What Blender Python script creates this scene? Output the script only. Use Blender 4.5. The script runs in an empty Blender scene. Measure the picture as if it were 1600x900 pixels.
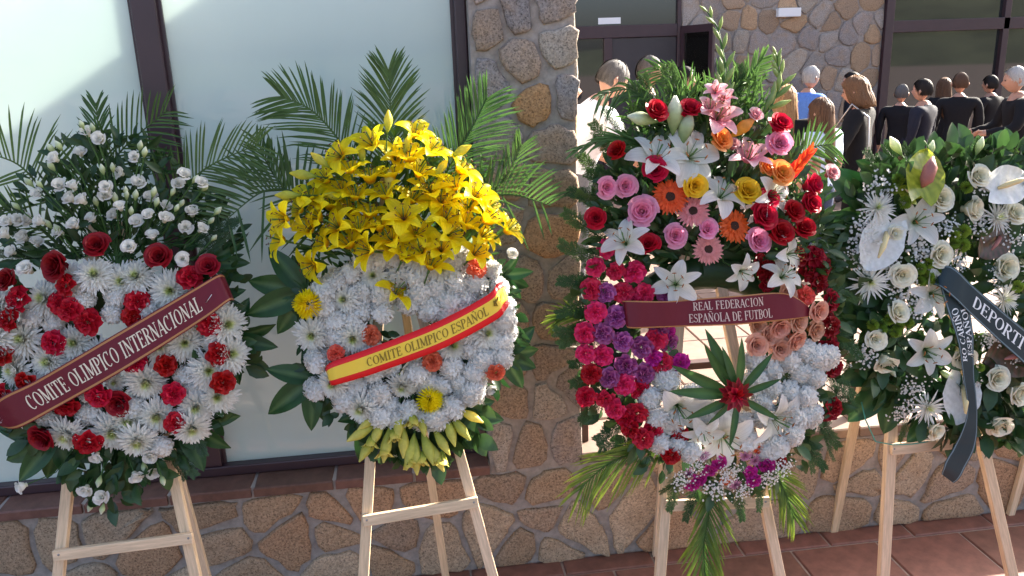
import bpy, math, random
from mathutils import Vector, Matrix, noise
R = math.radians
rnd = random.Random(7)
scene = bpy.context.scene
COL = scene.collection

# ------------------------------------------------------------------ camera
CAM_H, CAM_D, FPX = 2.222, 3.221, 1260.0
YAW, PITCH, ROLL = R(6.9), R(15.44), R(2.1)
CL = Vector((0, -CAM_D, CAM_H))
FW = Vector((math.sin(YAW)*math.cos(PITCH), math.cos(YAW)*math.cos(PITCH), -math.sin(PITCH)))
_r0 = Vector((math.cos(YAW), -math.sin(YAW), 0)); _u0 = _r0.cross(FW)
RT = _r0*math.cos(ROLL) - _u0*math.sin(ROLL); UP = _u0*math.cos(ROLL) + _r0*math.sin(ROLL)
cam = bpy.data.cameras.new('camera'); camo = bpy.data.objects.new('camera', cam); COL.objects.link(camo)
cam.sensor_width = 36; cam.lens = 36*FPX/1600; cam.clip_start = 0.05; cam.clip_end = 2000
m = Matrix((RT, UP, -FW)).transposed().to_4x4(); m.translation = CL
camo.matrix_world = m
scene.camera = camo

# ------------------------------------------------------------------ sky, sun, exposure
SUN_EL, SUN_AZ = R(28.5), R(63)          # azimuth from +Y towards +X: behind the screen wall, to the right
world = bpy.data.worlds.new('World'); scene.world = world; world.use_nodes = True
wn = world.node_tree.nodes; wl = world.node_tree.links
sky = wn.new('ShaderNodeTexSky'); sky.sky_type = 'NISHITA'; sky.sun_disc = False
sky.sun_elevation = SUN_EL; sky.sun_rotation = SUN_AZ; sky.air_density = 0.75; sky.dust_density = 4.0; sky.ozone_density = 0.6
bg = wn['Background']; wl.new(sky.outputs[0], bg.inputs[0]); bg.inputs[1].default_value = 0.105
sl = bpy.data.lights.new('sun', 'SUN'); sl.energy = 5.0; sl.angle = R(0.53); sl.color = (1, .93, .82)
so = bpy.data.objects.new('sun', sl); COL.objects.link(so)
sdir = Vector((math.sin(SUN_AZ)*math.cos(SUN_EL), math.cos(SUN_AZ)*math.cos(SUN_EL), math.sin(SUN_EL)))
so.rotation_euler = sdir.to_track_quat('Z', 'Y').to_euler(); so.location = (6, 4, 8)
vs = scene.view_settings
vs.view_transform = 'Standard'; vs.look = 'None'; vs.exposure = 2.35; vs.gamma = 1.0
scene.cycles.use_denoising = True
scene.cycles.max_bounces = 8; scene.cycles.diffuse_bounces = 4; scene.cycles.transparent_max_bounces = 12
scene.cycles.caustics_reflective = False; scene.cycles.caustics_refractive = False

# ------------------------------------------------------------------ helpers
def ray(px, py): return FW + RT*((px-800)/FPX) + UP*((450-py)/FPX)
def onY(px, py, Y):
    d = ray(px, py); return CL + d*((Y-CL.y)/d.y)
def onZ(px, py, Z):
    d = ray(px, py); return CL + d*((Z-CL.z)/d.z)
def pxsize(p): return (p-CL).dot(FW)/FPX      # metres per photo pixel at p

class MB:
    def __init__(s): s.v=[]; s.f=[]; s.t=[]; s.m=[]
    def vert(s, p, t=0.0): s.v.append(tuple(p)); s.t.append(t); return len(s.v)-1
    def face(s, idx, m=0): s.f.append(tuple(idx)); s.m.append(m)
    def grid(s, pts, ts=None, m=0, closed=False):
        # pts[i][j]
        n=len(pts); k=len(pts[0]); b=len(s.v)
        for i in range(n):
            for j in range(k): s.vert(pts[i][j], ts[i][j] if ts else 0)
        for i in range(n-1):
            for j in range(k if closed else k-1):
                j2=(j+1)%k
                s.face((b+i*k+j, b+i*k+j2, b+(i+1)*k+j2, b+(i+1)*k+j), m)
        return b
    def box(s, lo, hi, m=0, M=None):
        b=len(s.v)
        for x in (lo[0],hi[0]):
            for y in (lo[1],hi[1]):
                for z in (lo[2],hi[2]):
                    p=Vector((x,y,z)); s.vert(M@p if M else p)
        for q in ((0,1,3,2),(4,6,7,5),(0,4,5,1),(2,3,7,6),(0,2,6,4),(1,5,7,3)): s.face([b+i for i in q], m)
    def tube(s, pts, rad, n=5, m=0, t=0.0, caps=True):
        pts=[Vector(p) for p in pts]; rows=[]
        rr = rad if isinstance(rad,(list,tuple)) else [rad]*len(pts)
        prev=None
        for i,p in enumerate(pts):
            d=(pts[min(i+1,len(pts)-1)]-pts[max(i-1,0)])
            d = d.normalized() if d.length>1e-9 else Vector((0,0,1))
            a=prev if prev else (Vector((0,0,1)) if abs(d.z)<.9 else Vector((1,0,0)))
            x=(a-d*a.dot(d)).normalized(); y=d.cross(x); prev=x
            rows.append([p+(x*math.cos(q*2*math.pi/n)+y*math.sin(q*2*math.pi/n))*rr[i] for q in range(n)])
        b=s.grid(rows,[[t]*n for _ in rows],m,True)
        if caps:
            s.face([b+i for i in range(n)][::-1],m); s.face([b+(len(rows)-1)*n+i for i in range(n)],m)
    def mesh(s, name, mats, smooth=True):
        me=bpy.data.meshes.new(name); me.from_pydata(s.v,[],s.f)
        for mt in mats: me.materials.append(mt)
        me.polygons.foreach_set('material_index', s.m)
        if smooth: me.polygons.foreach_set('use_smooth',[True]*len(s.f))
        a=me.attributes.new('t','FLOAT','POINT'); a.data.foreach_set('value', s.t)
        me.update(); return me

def add(name, mesh, parent=None, M=None, color=None):
    o=bpy.data.objects.new(name, mesh); COL.objects.link(o)
    if parent is not None:
        o.parent=parent
    if M is not None:
        # M is given in world space; roots are translated only
        if parent is not None:
            off=parent.location if parent.parent is None else (parent.location+parent.parent.location)
            M=Matrix.Translation(-off)@M
        o.matrix_basis=M
    elif parent is not None and mesh is not None:
        off=parent.location if parent.parent is None else (parent.location+parent.parent.location)
        o.location=-off
    if color: o.color=(*color,1)
    return o
def tag(o,label,cat,group=None):
    o['label']=label; o['category']=cat
    if group: o['group']=group
    return o
def empty(name, loc, label=None, cat=None, group=None):
    o=bpy.data.objects.new(name,None); COL.objects.link(o); o.location=loc; o.empty_display_size=.05
    if label: tag(o,label,cat,group)
    return o
def struct(o): o['kind']='structure'; return o
def stuff(o): o['kind']='stuff'; return o
def frame(z, x=None, spin=0):
    z=z.normalized(); a=x if x is not None else (Vector((0,0,1)) if abs(z.z)<.95 else Vector((1,0,0)))
    xx=(a-z*a.dot(z)).normalized(); yy=z.cross(xx)
    c,s_=math.cos(spin),math.sin(spin)
    return Matrix((xx*c+yy*s_, yy*c-xx*s_, z)).transposed()
def TRS(loc, rot3, sc):
    if not isinstance(sc,(tuple,list)): sc=(sc,sc,sc)
    return Matrix.Translation(loc)@rot3.to_4x4()@Matrix.Diagonal((*sc,1))

# ------------------------------------------------------------------ materials
def newmat(name):
    mt=bpy.data.materials.new(name); mt.use_nodes=True
    nt=mt.node_tree; return mt, nt, nt.nodes['Principled BSDF'], nt.nodes['Material Output']
def setin(b,k,v):
    if k in b.inputs: b.inputs[k].default_value=v
def hsv_random(nt, colsock, amount_v=.15, amount_h=.015):
    oi=nt.nodes.new('ShaderNodeObjectInfo'); h=nt.nodes.new('ShaderNodeHueSaturation')
    mr=nt.nodes.new('ShaderNodeMapRange'); mr.inputs[3].default_value=1-amount_v; mr.inputs[4].default_value=1+amount_v
    nt.links.new(oi.outputs['Random'],mr.inputs[0]); nt.links.new(mr.outputs[0],h.inputs['Value'])
    mh=nt.nodes.new('ShaderNodeMapRange'); mh.inputs[3].default_value=.5+amount_h; mh.inputs[4].default_value=.5-amount_h
    nt.links.new(oi.outputs['Random'],mh.inputs[0]); nt.links.new(mh.outputs[0],h.inputs['Hue'])
    nt.links.new(colsock,h.inputs['Color']); return h.outputs['Color']
def petal_mat(name, stops, transl=.4, rough=.5, var=.12, hue=.01, spec=.3, noise_scale=60, noise_amt=.12, coat=0, streak=False):
    mt,nt,b,out=newmat(name)
    at=nt.nodes.new('ShaderNodeAttribute'); at.attribute_name='t'
    cr=nt.nodes.new('ShaderNodeValToRGB'); el=cr.color_ramp.elements
    while len(el)<len(stops): el.new(.5)
    for e,(p,c) in zip(el,stops): e.position=p; e.color=(*c,1)
    nt.links.new(at.outputs['Fac'],cr.inputs[0])
    c=hsv_random(nt,cr.outputs[0],var,hue)
    nz=nt.nodes.new('ShaderNodeTexNoise'); nz.inputs['Scale'].default_value=noise_scale; nz.inputs['Detail'].default_value=3
    if streak:
        tc=nt.nodes.new('ShaderNodeTexCoord'); mp=nt.nodes.new('ShaderNodeMapping'); mp.inputs['Scale'].default_value=(2.5,42,6); nz.inputs['Scale'].default_value=1
        nt.links.new(tc.outputs['Object'],mp.inputs[0]); nt.links.new(mp.outputs[0],nz.inputs['Vector'])
        bp=nt.nodes.new('ShaderNodeBump'); bp.inputs['Strength'].default_value=.35; bp.inputs['Distance'].default_value=.004; nt.links.new(nz.outputs[0],bp.inputs['Height']); nt.links.new(bp.outputs[0],b.inputs['Normal'])
    else:
        geo=nt.nodes.new('ShaderNodeNewGeometry'); nt.links.new(geo.outputs['Position'],nz.inputs['Vector'])
    mr=nt.nodes.new('ShaderNodeMapRange'); mr.inputs[1].default_value=.3; mr.inputs[2].default_value=.7
    mr.inputs[3].default_value=1-noise_amt; mr.inputs[4].default_value=1+noise_amt
    nt.links.new(nz.outputs[0],mr.inputs[0])
    hs=nt.nodes.new('ShaderNodeHueSaturation'); nt.links.new(mr.outputs[0],hs.inputs['Value']); nt.links.new(c,hs.inputs['Color'])
    c=hs.outputs['Color']
    nt.links.new(c,b.inputs['Base Color']); setin(b,'Roughness',rough); setin(b,'Specular IOR Level',spec); setin(b,'Coat Weight',coat); setin(b,'Coat Roughness',.25)
    tr=nt.nodes.new('ShaderNodeBsdfTranslucent'); nt.links.new(c,tr.inputs[0])
    mx=nt.nodes.new('ShaderNodeMixShader'); mx.inputs[0].default_value=transl
    nt.links.new(b.outputs[0],mx.inputs[1]); nt.links.new(tr.outputs[0],mx.inputs[2]); nt.links.new(mx.outputs[0],out.inputs[0])
    return mt
def plain_mat(name, col, rough=.6, spec=.4, metal=0, nscale=None, namt=.15, bump=0, stretch=None, coat=0, var=0):
    mt,nt,b,out=newmat(name)
    rgb=nt.nodes.new('ShaderNodeRGB'); rgb.outputs[0].default_value=(*col,1); c=rgb.outputs[0]
    if var: c=hsv_random(nt,c,var,.005)
    if nscale:
        tc=nt.nodes.new('ShaderNodeTexCoord'); mp=nt.nodes.new('ShaderNodeMapping')
        if stretch: mp.inputs['Scale'].default_value=stretch
        nz=nt.nodes.new('ShaderNodeTexNoise'); nz.inputs['Scale'].default_value=nscale; nz.inputs['Detail'].default_value=6; nz.inputs['Roughness'].default_value=.65
        nt.links.new(tc.outputs['Object'],mp.inputs[0]); nt.links.new(mp.outputs[0],nz.inputs['Vector'])
        mr=nt.nodes.new('ShaderNodeMapRange'); mr.inputs[1].default_value=.3; mr.inputs[2].default_value=.7; mr.inputs[3].default_value=1-namt; mr.inputs[4].default_value=1+namt
        nt.links.new(nz.outputs[0],mr.inputs[0])
        hs=nt.nodes.new('ShaderNodeHueSaturation'); nt.links.new(mr.outputs[0],hs.inputs['Value']); nt.links.new(c,hs.inputs['Color']); c=hs.outputs['Color']
        if bump:
            bp=nt.nodes.new('ShaderNodeBump'); bp.inputs['Strength'].default_value=bump; bp.inputs['Distance'].default_value=.004
            nt.links.new(nz.outputs[0],bp.inputs['Height']); nt.links.new(bp.outputs[0],b.inputs['Normal'])
    nt.links.new(c,b.inputs['Base Color']); setin(b,'Roughness',rough); setin(b,'Specular IOR Level',spec); setin(b,'Metallic',metal); setin(b,'Coat Weight',coat)
    return mt
def stone_mat(name):
    # granite: object colour, coarse blotches, black and pale grains, pitted relief
    mt,nt,b,out=newmat(name); L=nt.links.new
    oi=nt.nodes.new('ShaderNodeObjectInfo'); geo=nt.nodes.new('ShaderNodeNewGeometry')
    n1=nt.nodes.new('ShaderNodeTexNoise'); n1.inputs['Scale'].default_value=9; n1.inputs['Detail'].default_value=5
    n2=nt.nodes.new('ShaderNodeTexNoise'); n2.inputs['Scale'].default_value=95; n2.inputs['Detail'].default_value=4; n2.inputs['Roughness'].default_value=.7
    vo=nt.nodes.new('ShaderNodeTexVoronoi'); vo.inputs['Scale'].default_value=210
    for n in (n1,n2,vo): L(geo.outputs['Position'],n.inputs['Vector'])
    m1=nt.nodes.new('ShaderNodeMix'); m1.data_type='RGBA'; m1.inputs[7].default_value=(.38,.25,.15,1)
    r1=nt.nodes.new('ShaderNodeMapRange'); r1.inputs[1].default_value=.45; r1.inputs[2].default_value=.75; r1.inputs[4].default_value=.55
    L(n1.outputs[0],r1.inputs[0]); L(r1.outputs[0],m1.inputs[0]); L(oi.outputs['Color'],m1.inputs[6])
    r2=nt.nodes.new('ShaderNodeMapRange'); r2.inputs[1].default_value=.3; r2.inputs[2].default_value=.7; r2.inputs[3].default_value=.55; r2.inputs[4].default_value=1.35
    L(n2.outputs[0],r2.inputs[0])
    sp=nt.nodes.new('ShaderNodeSeparateColor'); L(vo.outputs['Color'],sp.inputs[0])
    r3=nt.nodes.new('ShaderNodeMapRange'); r3.inputs[1].default_value=.0; r3.inputs[2].default_value=.25; r3.inputs[3].default_value=.45; r3.inputs[4].default_value=1.0
    L(sp.outputs[0],r3.inputs[0])
    mu=nt.nodes.new('ShaderNodeMath'); mu.operation='MULTIPLY'; L(r2.outputs[0],mu.inputs[0]); L(r3.outputs[0],mu.inputs[1])
    hs=nt.nodes.new('ShaderNodeHueSaturation'); L(m1.outputs[2],hs.inputs['Color']); L(mu.outputs[0],hs.inputs['Value'])
    L(hs.outputs[0],b.inputs['Base Color']); setin(b,'Roughness',.85); setin(b,'Specular IOR Level',.25)
    bp=nt.nodes.new('ShaderNodeBump'); bp.inputs['Strength'].default_value=.7; bp.inputs['Distance'].default_value=.006
    ad=nt.nodes.new('ShaderNodeMath'); ad.operation='ADD'; L(n2.outputs[0],ad.inputs[0]); L(n1.outputs[0],ad.inputs[1])
    L(ad.outputs[0],bp.inputs['Height']); L(bp.outputs[0],b.inputs['Normal'])
    return mt
STONE=stone_mat('granite_stone')
MORTAR=plain_mat('mortar',(.31,.27,.24),.9,.2,nscale=26,namt=.28,bump=.9)
TERRA=plain_mat('terracotta_tile',(.17,.074,.052),.55,.4,nscale=14,namt=.3,bump=.15,var=.16)
TERRA_T=plain_mat('terrace_tile',(.20,.135,.105),.6,.4,nscale=14,namt=.2,bump=.12,var=.1)
GROUT=plain_mat('grout',(.33,.27,.23),.9,.2,nscale=30,namt=.2)
SILL=plain_mat('sill_tile',(.15,.075,.055),.5,.4,nscale=16,namt=.28,bump=.12,var=.1)
FRAME=plain_mat('brown_frame_paint',(.045,.022,.028),.35,.5,nscale=8,namt=.1)
WOOD=plain_mat('pine_wood',(.62,.46,.30),.6,.35,nscale=9,namt=.22,bump=.15,stretch=(14,14,1.0),var=.08)
# ------------------------------------------------------------------ setting: ground and terrace
TZ=.539
def sheet(name, x0,y0,x1,y1,z,mat):
    b=MB(); b.grid([[(x0,y0,z),(x1,y0,z)],[(x0,y1,z),(x1,y1,z)]]); return struct(add(name,b.mesh(name,[mat],False)))
PAVE=plain_mat('pavement_ground',(.14,.11,.095),.85,.3,nscale=1.5,namt=.25)
ground=sheet('ground',-400,-400,400,400,-.006,PAVE)
def tile_mesh(w,d,h,mat):
    b=MB(); c=.006
    lo=[(-w/2,-d/2),(w/2,-d/2),(w/2,d/2),(-w/2,d/2)]
    rows=[[(x,y,-h) for x,y in lo],[(x,y,-c) for x,y in lo],[(x*(1-2*c/w),y*(1-2*c/d),0) for x,y in lo]]
    g=b.grid(rows,None,0,True); b.face([g+8,g+9,g+10,g+11]); return b.mesh('tile',[mat],False)
# lower pavement, tiles laid along the wall
pav=struct(empty('pavement',(0,0,0)))
bed=MB(); bed.box((-3.4,-2.0,-.004),(4.9,.0,.002)); add('grout_bed',bed.mesh('grout_bed',[GROUT],False),pav)
tm=tile_mesh(.41,.41,.010,TERRA); ts=tile_mesh(.41,.115,.010,TERRA)
for i in range(19):
    x=-3.2+i*.42
    add('tile',ts,pav,Matrix.Translation((x+.2,-.0625,.011+rnd.uniform(-.001,.001))))
    for j in range(4):
        add('tile',tm,pav,Matrix.Translation((x,-.125-.21-j*.42,.011+rnd.uniform(-.0015,.0015)))@Matrix.Rotation(rnd.choice((0,1,2,3))*math.pi/2,4,'Z'))
# raised terrace
ter=struct(empty('terrace',(0,0,0)))
b=MB(); b.box((-12,.16,-.3),(16,14,TZ-.012)); add('terrace_slab',b.mesh('terrace_slab',[GROUT],False),ter)
tm2=tile_mesh(.325,.325,.012,TERRA_T)
for i in range(19):
    for j in range(15):
        x=.72+.165+i*.33; y=.34+.165+j*.33
        add('tile',tm2,ter,Matrix.Translation((x,y,TZ+rnd.uniform(-.001,.001))))
far_t=MB(); far_t.box((-11.9,.5,TZ-.0115),(.68,13.9,TZ-.004)); far_t.box((.69,5.3,TZ-.0115),(15.9,13.9,TZ-.004)); far_t.box((7.0,.5,TZ-.0115),(15.9,5.28,TZ-.004))
add('far_paving',far_t.mesh('far_paving',[TERRA_T],False),ter)

# ------------------------------------------------------------------ rubble stone walls
def voronoi(seeds, rect, gap):
    x0,y0,x1,y1=rect; cells=[]
    for i,(sx,sy) in enumerate(seeds):
        poly=[(x0,y0),(x1,y0),(x1,y1),(x0,y1)]
        for j,(qx,qy) in enumerate(seeds):
            if i==j: continue
            dx,dy=qx-sx,qy-sy; L=math.hypot(dx,dy)
            if L>1.4: continue
            nx,ny=dx/L,dy/L; d=nx*(sx+qx)/2+ny*(sy+qy)/2-gap/2
            out=[]
            for k in range(len(poly)):
                a=poly[k]; c=poly[(k+1)%len(poly)]
                da=nx*a[0]+ny*a[1]-d; dc=nx*c[0]+ny*c[1]-d
                if da<=0: out.append(a)
                if (da<0)!=(dc<0) and abs(da-dc)>1e-12:
                    t=da/(da-dc); out.append((a[0]+(c[0]-a[0])*t,a[1]+(c[1]-a[1])*t))
            poly=out
            if len(poly)<3: break
        cells.append(poly if len(poly)>=3 else None)
    return cells
def chaikin(p,q=.19):
    o=[]
    for i in range(len(p)):
        a=p[i]; c=p[(i+1)%len(p)]
        o.append((a[0]+(c[0]-a[0])*q,a[1]+(c[1]-a[1])*q)); o.append((a[0]+(c[0]-a[0])*(1-q),a[1]+(c[1]-a[1])*(1-q)))
    return o
def stone_mesh(poly, proud, r, to3):
    cx=sum(p[0] for p in poly)/len(poly); cy=sum(p[1] for p in poly)/len(poly)
    p=chaikin(poly)
    # drop near duplicates and wobble
    q=[]
    for a in p:
        if not q or math.hypot(a[0]-q[-1][0],a[1]-q[-1][1])>.008: q.append(a)
    p=[]
    for i in range(len(q)):
        a=q[i]; c=q[(i+1)%len(q)]; p.append(a)
        if math.hypot(a[0]-c[0],a[1]-c[1])>.055: p.append(((a[0]+c[0])/2,(a[1]+c[1])/2))
    p=[(a[0]+r.uniform(-1,1)*.009,a[1]+r.uniform(-1,1)*.009) for a in p]
    n=len(p); b=MB(); sx,sy=r.uniform(-.06,.06),r.uniform(-.06,.06)
    rows=[]
    for k,(s,h) in enumerate(((1.0,-.03),(1.0,.45),(.97,.86),(.89,1.0),(.5,1.03))):
        row=[]
        for x,y in p:
            X=cx+(x-cx)*s; Y=cy+(y-cy)*s
            hh=h*proud if h>0 else h
            if k>=2: hh+=(X-cx)*sx+(Y-cy)*sy+r.uniform(-.2,.2)*proud
            row.append(to3(X,Y,hh))
        rows.append(row)
    g=b.grid(rows,None,0,True); c=b.vert(to3(cx,cy,proud*1.05))
    for i in range(n): b.face((g+4*n+i,g+4*n+(i+1)%n,c))
    return b
TONES=[(.41,.285,.185),(.45,.30,.185),(.35,.25,.175),(.46,.34,.23),(.42,.255,.15),(.40,.31,.22)]
GREYS=[(.30,.26,.24),(.33,.29,.26),(.27,.24,.23),(.35,.30,.25)]
def seeds_rect(x0,y0,x1,y1,sx,sy,r,jit=.36):
    out=[]; ny=max(1,round((y1-y0)/sy)); nx=max(1,round((x1-x0)/sx))
    for j in range(ny):
        for i in range(nx):
            if r.random()<.13: continue
            out.append((x0+(i+.5+(.5 if j%2 else 0)*.8+r.uniform(-jit,jit))*(x1-x0)/nx, y0+(j+.5+r.uniform(-jit,jit))*(y1-y0)/ny))
    return out
def rubble(wall, seeds, rect, gap, proud, r, to3, tones, special={}):
    for i,c in enumerate(voronoi(seeds,rect,gap)):
        if not c: continue
        w=max(p[0] for p in c)-min(p[0] for p in c); h=max(p[1] for p in c)-min(p[1] for p in c)
        if w<.035 or h<.03: continue
        o=add('stone',stone_mesh(c,proud*r.uniform(.7,1.25),r,to3).mesh('stone',[STONE]),wall)
        t=special.get(i) or r.choice(tones); k=r.uniform(.8,1.15)
        o.color=(t[0]*k,t[1]*k,t[2]*k,1)
# low plinth wall
low=empty('plinth_wall',(1,0,0)); tag(low,'low tan rubble stone wall under the frosted windows and terrace edge','wall')
b=MB(); b.box((-3.4,.0,-.02),(4.8,.158,TZ-.052)); b.box((.667,.006,TZ-.053),(4.8,.156,TZ-.04))
add('mortar',b.mesh('mortar',[MORTAR],False),low)
r=random.Random(11)
f3=lambda X,Z,h: Vector((X,-h+.004,Z))
rubble(low,seeds_rect(-3.3,.0,4.75,TZ-.07,.265,.17,r),(-3.35,.005,4.75,TZ-.065),.026,.024,r,f3,TONES)
# stone pillar
PX0,PX1=.262,.668
pil=empty('stone_pillar',(.465,.25,0)); tag(pil,'tall rubble stone pillar between the frosted window and the open terrace','pillar')
b=MB(); b.box((PX0,-.003,TZ-.05),(PX1,.5,3.6)); b.box((PX0,.16,-.02),(PX1,.499,TZ-.051)); add('mortar',b.mesh('mortar',[MORTAR],False),pil)
pp=[(761,35),(807,17),(862,10),(875,69),(814,95),(765,133),(841,162),(890,153),(862,228),(778,220),(745,-20),(800,-50),(870,-60),
    (790,285),(858,290),(780,345),(855,371),(824,436),(885,440),(770,430),(790,500),(870,505),(858,564),(800,570),(800,629),(858,629),(890,600),(781,687),(830,693),(886,687)]
sd=[]
for x,y in pp:
    q=onY(x,y,-.02); sd.append((min(max(q.x,PX0+.03),PX1-.03),q.z))
for z in (2.75,2.95,3.15,3.35,3.5): sd+= [(PX0+.11+r.uniform(-.04,.04),z),(PX1-.12+r.uniform(-.04,.04),z+.06)]
zmin=TZ-.045
rubble(pil,sd,(PX0+.012,zmin,PX1+.012,3.58),.024,.024,r,f3,GREYS+[(.34,.25,.18),(.31,.24,.19)],{6:(.46,.25,.11),14:(.38,.28,.2),16:(.42,.24,.13)})
# side faces of the pillar (seen from a step to the right)
fs=lambda Y,Z,h: Vector((PX1+h-.004,Y,Z))
rubble(pil,seeds_rect(.03,zmin,.5,3.55,.2,.17,r),(.012,zmin,.495,3.55),.03,.016,r,fs,GREYS+TONES[:2])
# unseen wall added behind the pillar; casts diagonal shade on the frosted glass
b=MB(); b.box((.33,.5,TZ-.013),(.6,6.3,3.16)); sw=add('glass_shade_wall',b.mesh('glass_shade_wall',[MORTAR],False)); tag(sw,'unseen plain wall added behind the stone pillar to shade the frosted glass','wall')
# coping bricks at the terrace edge
cm=tile_mesh(.225,.155,.05,SILL); cope=empty('terrace_coping',(2,0,TZ)); tag(cope,'row of reddish terracotta edging tiles along the open terrace edge','coping')
cm3=tile_mesh(.322,.333,.045,TERRA_T)
for i in range(12):
    add('tile',cm3,cope,Matrix.Translation((.668+.165+i*.33,.146,TZ+.006+rnd.uniform(-.001,.001))))

# ------------------------------------------------------------------ frosted window screen
def film_mat():
    mt,nt,b,out=newmat('frosted_glass'); L=nt.links.new
    geo=nt.nodes.new('ShaderNodeNewGeometry'); nz=nt.nodes.new('ShaderNodeTexNoise'); nz.inputs['Scale'].default_value=1.3; nz.inputs['Detail'].default_value=4
    L(geo.outputs['Position'],nz.inputs['Vector'])
    cr=nt.nodes.new('ShaderNodeValToRGB'); cr.color_ramp.elements[0].position=.35; cr.color_ramp.elements[0].color=(.70,.79,.75,1)
    cr.color_ramp.elements[1].position=.7; cr.color_ramp.elements[1].color=(.78,.85,.80,1); L(nz.outputs[0],cr.inputs[0])
    L(cr.outputs[0],b.inputs['Base Color']); setin(b,'Roughness',.35); setin(b,'Specular IOR Level',.3); setin(b,'Coat Weight',1); setin(b,'Coat Roughness',.02); setin(b,'Coat IOR',1.95)
    tr=nt.nodes.new('ShaderNodeBsdfTranslucent'); L(cr.outputs[0],tr.inputs[0])
    mx=nt.nodes.new('ShaderNodeMixShader'); mx.inputs[0].default_value=.45; L(b.outputs[0],mx.inputs[1]); L(tr.outputs[0],mx.inputs[2]); L(mx.outputs[0],out.inputs[0])
    return mt
FILM=film_mat()
GY=.12
xm0,xm1=onY(205,0,GY).x,onY(245,0,GY).x          # mullion between the panes
xj=onY(711,60,GY).x
win=empty('window_screen',(-.8,GY,TZ)); tag(win,'frosted glass window screen in dark brown frames left of the stone pillar','window')
def fbox(nm,lo,hi,par,mat=FRAME,bev=.006):
    b=MB(); b.box(lo,hi); me=b.mesh(nm,[mat],False); o=add(nm,me,par)
    if bev:
        md=o.modifiers.new('bevel','BEVEL'); md.width=bev; md.segments=2
    return o
fbox('mullion',(xm0,GY-.03,TZ+.05),(xm1,GY+.06,3.5),win)
fbox('frame_post',(xj,GY-.035,TZ+.05),(PX0-.002,GY+.06,3.5),win)
fbox('mullion',(-3.2,GY-.03,TZ+.05),(-3.12,GY+.06,3.5),win)
fbox('bottom_rail',(-3.3,GY-.034,TZ+.004),(PX0-.001,GY+.064,TZ+.0495),win)
fbox('top_rail',(-3.3,GY-.034,3.501),(PX0-.001,GY+.064,3.6),win)
for x0,x1 in ((-3.12,xm0),(xm1,xj)):
    fbox('pane',(x0+.0,GY+.01,TZ+.05),(x1,GY+.022,3.5),win,FILM,0)
    for e in ((x0,x0+.014),(x1-.014,x1)): fbox('bead',(e[0],GY-.004,TZ+.051),(e[1],GY+.0095,3.49),win,FRAME,0)
pp_=onY(475,20,.6)
fbox('guide_post',(pp_.x-.012,.55,TZ),(pp_.x+.012,.575,onY(475,10,.56).z),win,plain_mat('pale_metal',(.6,.62,.6),.4),0)
sill=empty('window_sill',(-1,0,TZ)); tag(sill,'dark terracotta sill tiles under the frosted windows','sill')
b=MB(); b.box((-3.3,.02,TZ-.051),(PX0-.003,.155,TZ-.036)); add('mortar_bed',b.mesh('mortar_bed',[MORTAR],False),sill)
b=MB(); b.box((-3.3,-.02,TZ-.047),(PX0-.003,.154,TZ-.006)); add('mortar_joint',b.mesh('mortar_joint',[plain_mat('pale_joint',(.42,.37,.33),.9)],False),sill)
xs=onY(392,750,-.03).x; pit=onY(520,735,-.03).x-xs; stl=tile_mesh(pit-.012,.205,.042,SILL); k=-8
while xs+k*pit+pit/2<PX0+.1:
    x=xs+k*pit+pit/2
    if x+pit/2<PX0: add('tile',stl,sill,Matrix.Translation((x,.066,TZ+.001))@Matrix.Rotation(R(2.5),4,'X'))
    k+=1
x=xs+(k-1)*pit
if PX0-x>.05:
    add('tile',tile_mesh(PX0-.004-x-.006,.205,.042,SILL),sill,Matrix.Translation(((x+.006+PX0-.004)/2,.066,TZ+.001))@Matrix.Rotation(R(2.5),4,'X'))

# ------------------------------------------------------------------ low rail at the terrace edge
rail=empty('low_barrier',(1.5,.12,TZ)); tag(rail,'low dark brown barrier with posts on the terrace edge behind the colourful wreath','barrier')
RB=plain_mat('barrier_paint',(.06,.03,.025),.5,.4,nscale=20,namt=.15)
pa=onY(911,676,.11); pb=onY(1333,648,.11); zt=onY(1124,562,.11).z
for q in (pa,pb): fbox('post',(q.x-.022,.09,TZ+.007),(q.x+.022,.13,zt-.002),rail,RB,.004)
fbox('rail',(pa.x-.022,.085,zt-.03),(pb.x+.03,.135,zt+.004),rail,RB,.004)
for p_ in rail.children:
    if p_.name.startswith('post'): p_.scale=(1,1,1)

# ------------------------------------------------------------------ far building
FY=8.6
def dark_glass(name,col=(.015,.017,.02)):
    mt,nt,b,out=newmat(name); setin(b,'Base Color',(*col,1)); setin(b,'Roughness',.03); setin(b,'Specular IOR Level',.5); setin(b,'IOR',1.9)
    return mt
DG=dark_glass('dark_window_glass')
far=empty('far_building',(4,FY,TZ)); tag(far,'rubble stone building with dark doors and windows across the terrace','building')
x_l=onY(895,40,FY).x; x_d=onY(1057,40,FY).x; x_c=onY(1381,20,FY).x; zt1=onY(960,40,FY).z
ztop=4.3
b=MB(); b.box((x_d+.05,FY,TZ-.02),(x_c,FY+.5,ztop)); b.box((-11,FY,TZ-.02),(x_l-.6,FY+.5,ztop)); b.box((x_l-.599,FY+.3,TZ-.02),(x_d+.049,FY+.5,ztop)); b.box((x_c+.001,FY+.45,TZ-.02),(15,FY+.55,ztop))
add('wall',b.mesh('wall',[MORTAR],False),far)
r=random.Random(5); ff=lambda X,Z,h: Vector((X,FY-h+.004,Z))
rubble(far,seeds_rect(x_d+.06,TZ,x_c,3.7,.34,.29,r),(x_d+.07,TZ+.01,x_c-.01,3.65),.024,.03,r,ff,GREYS+TONES[:3])
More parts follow.
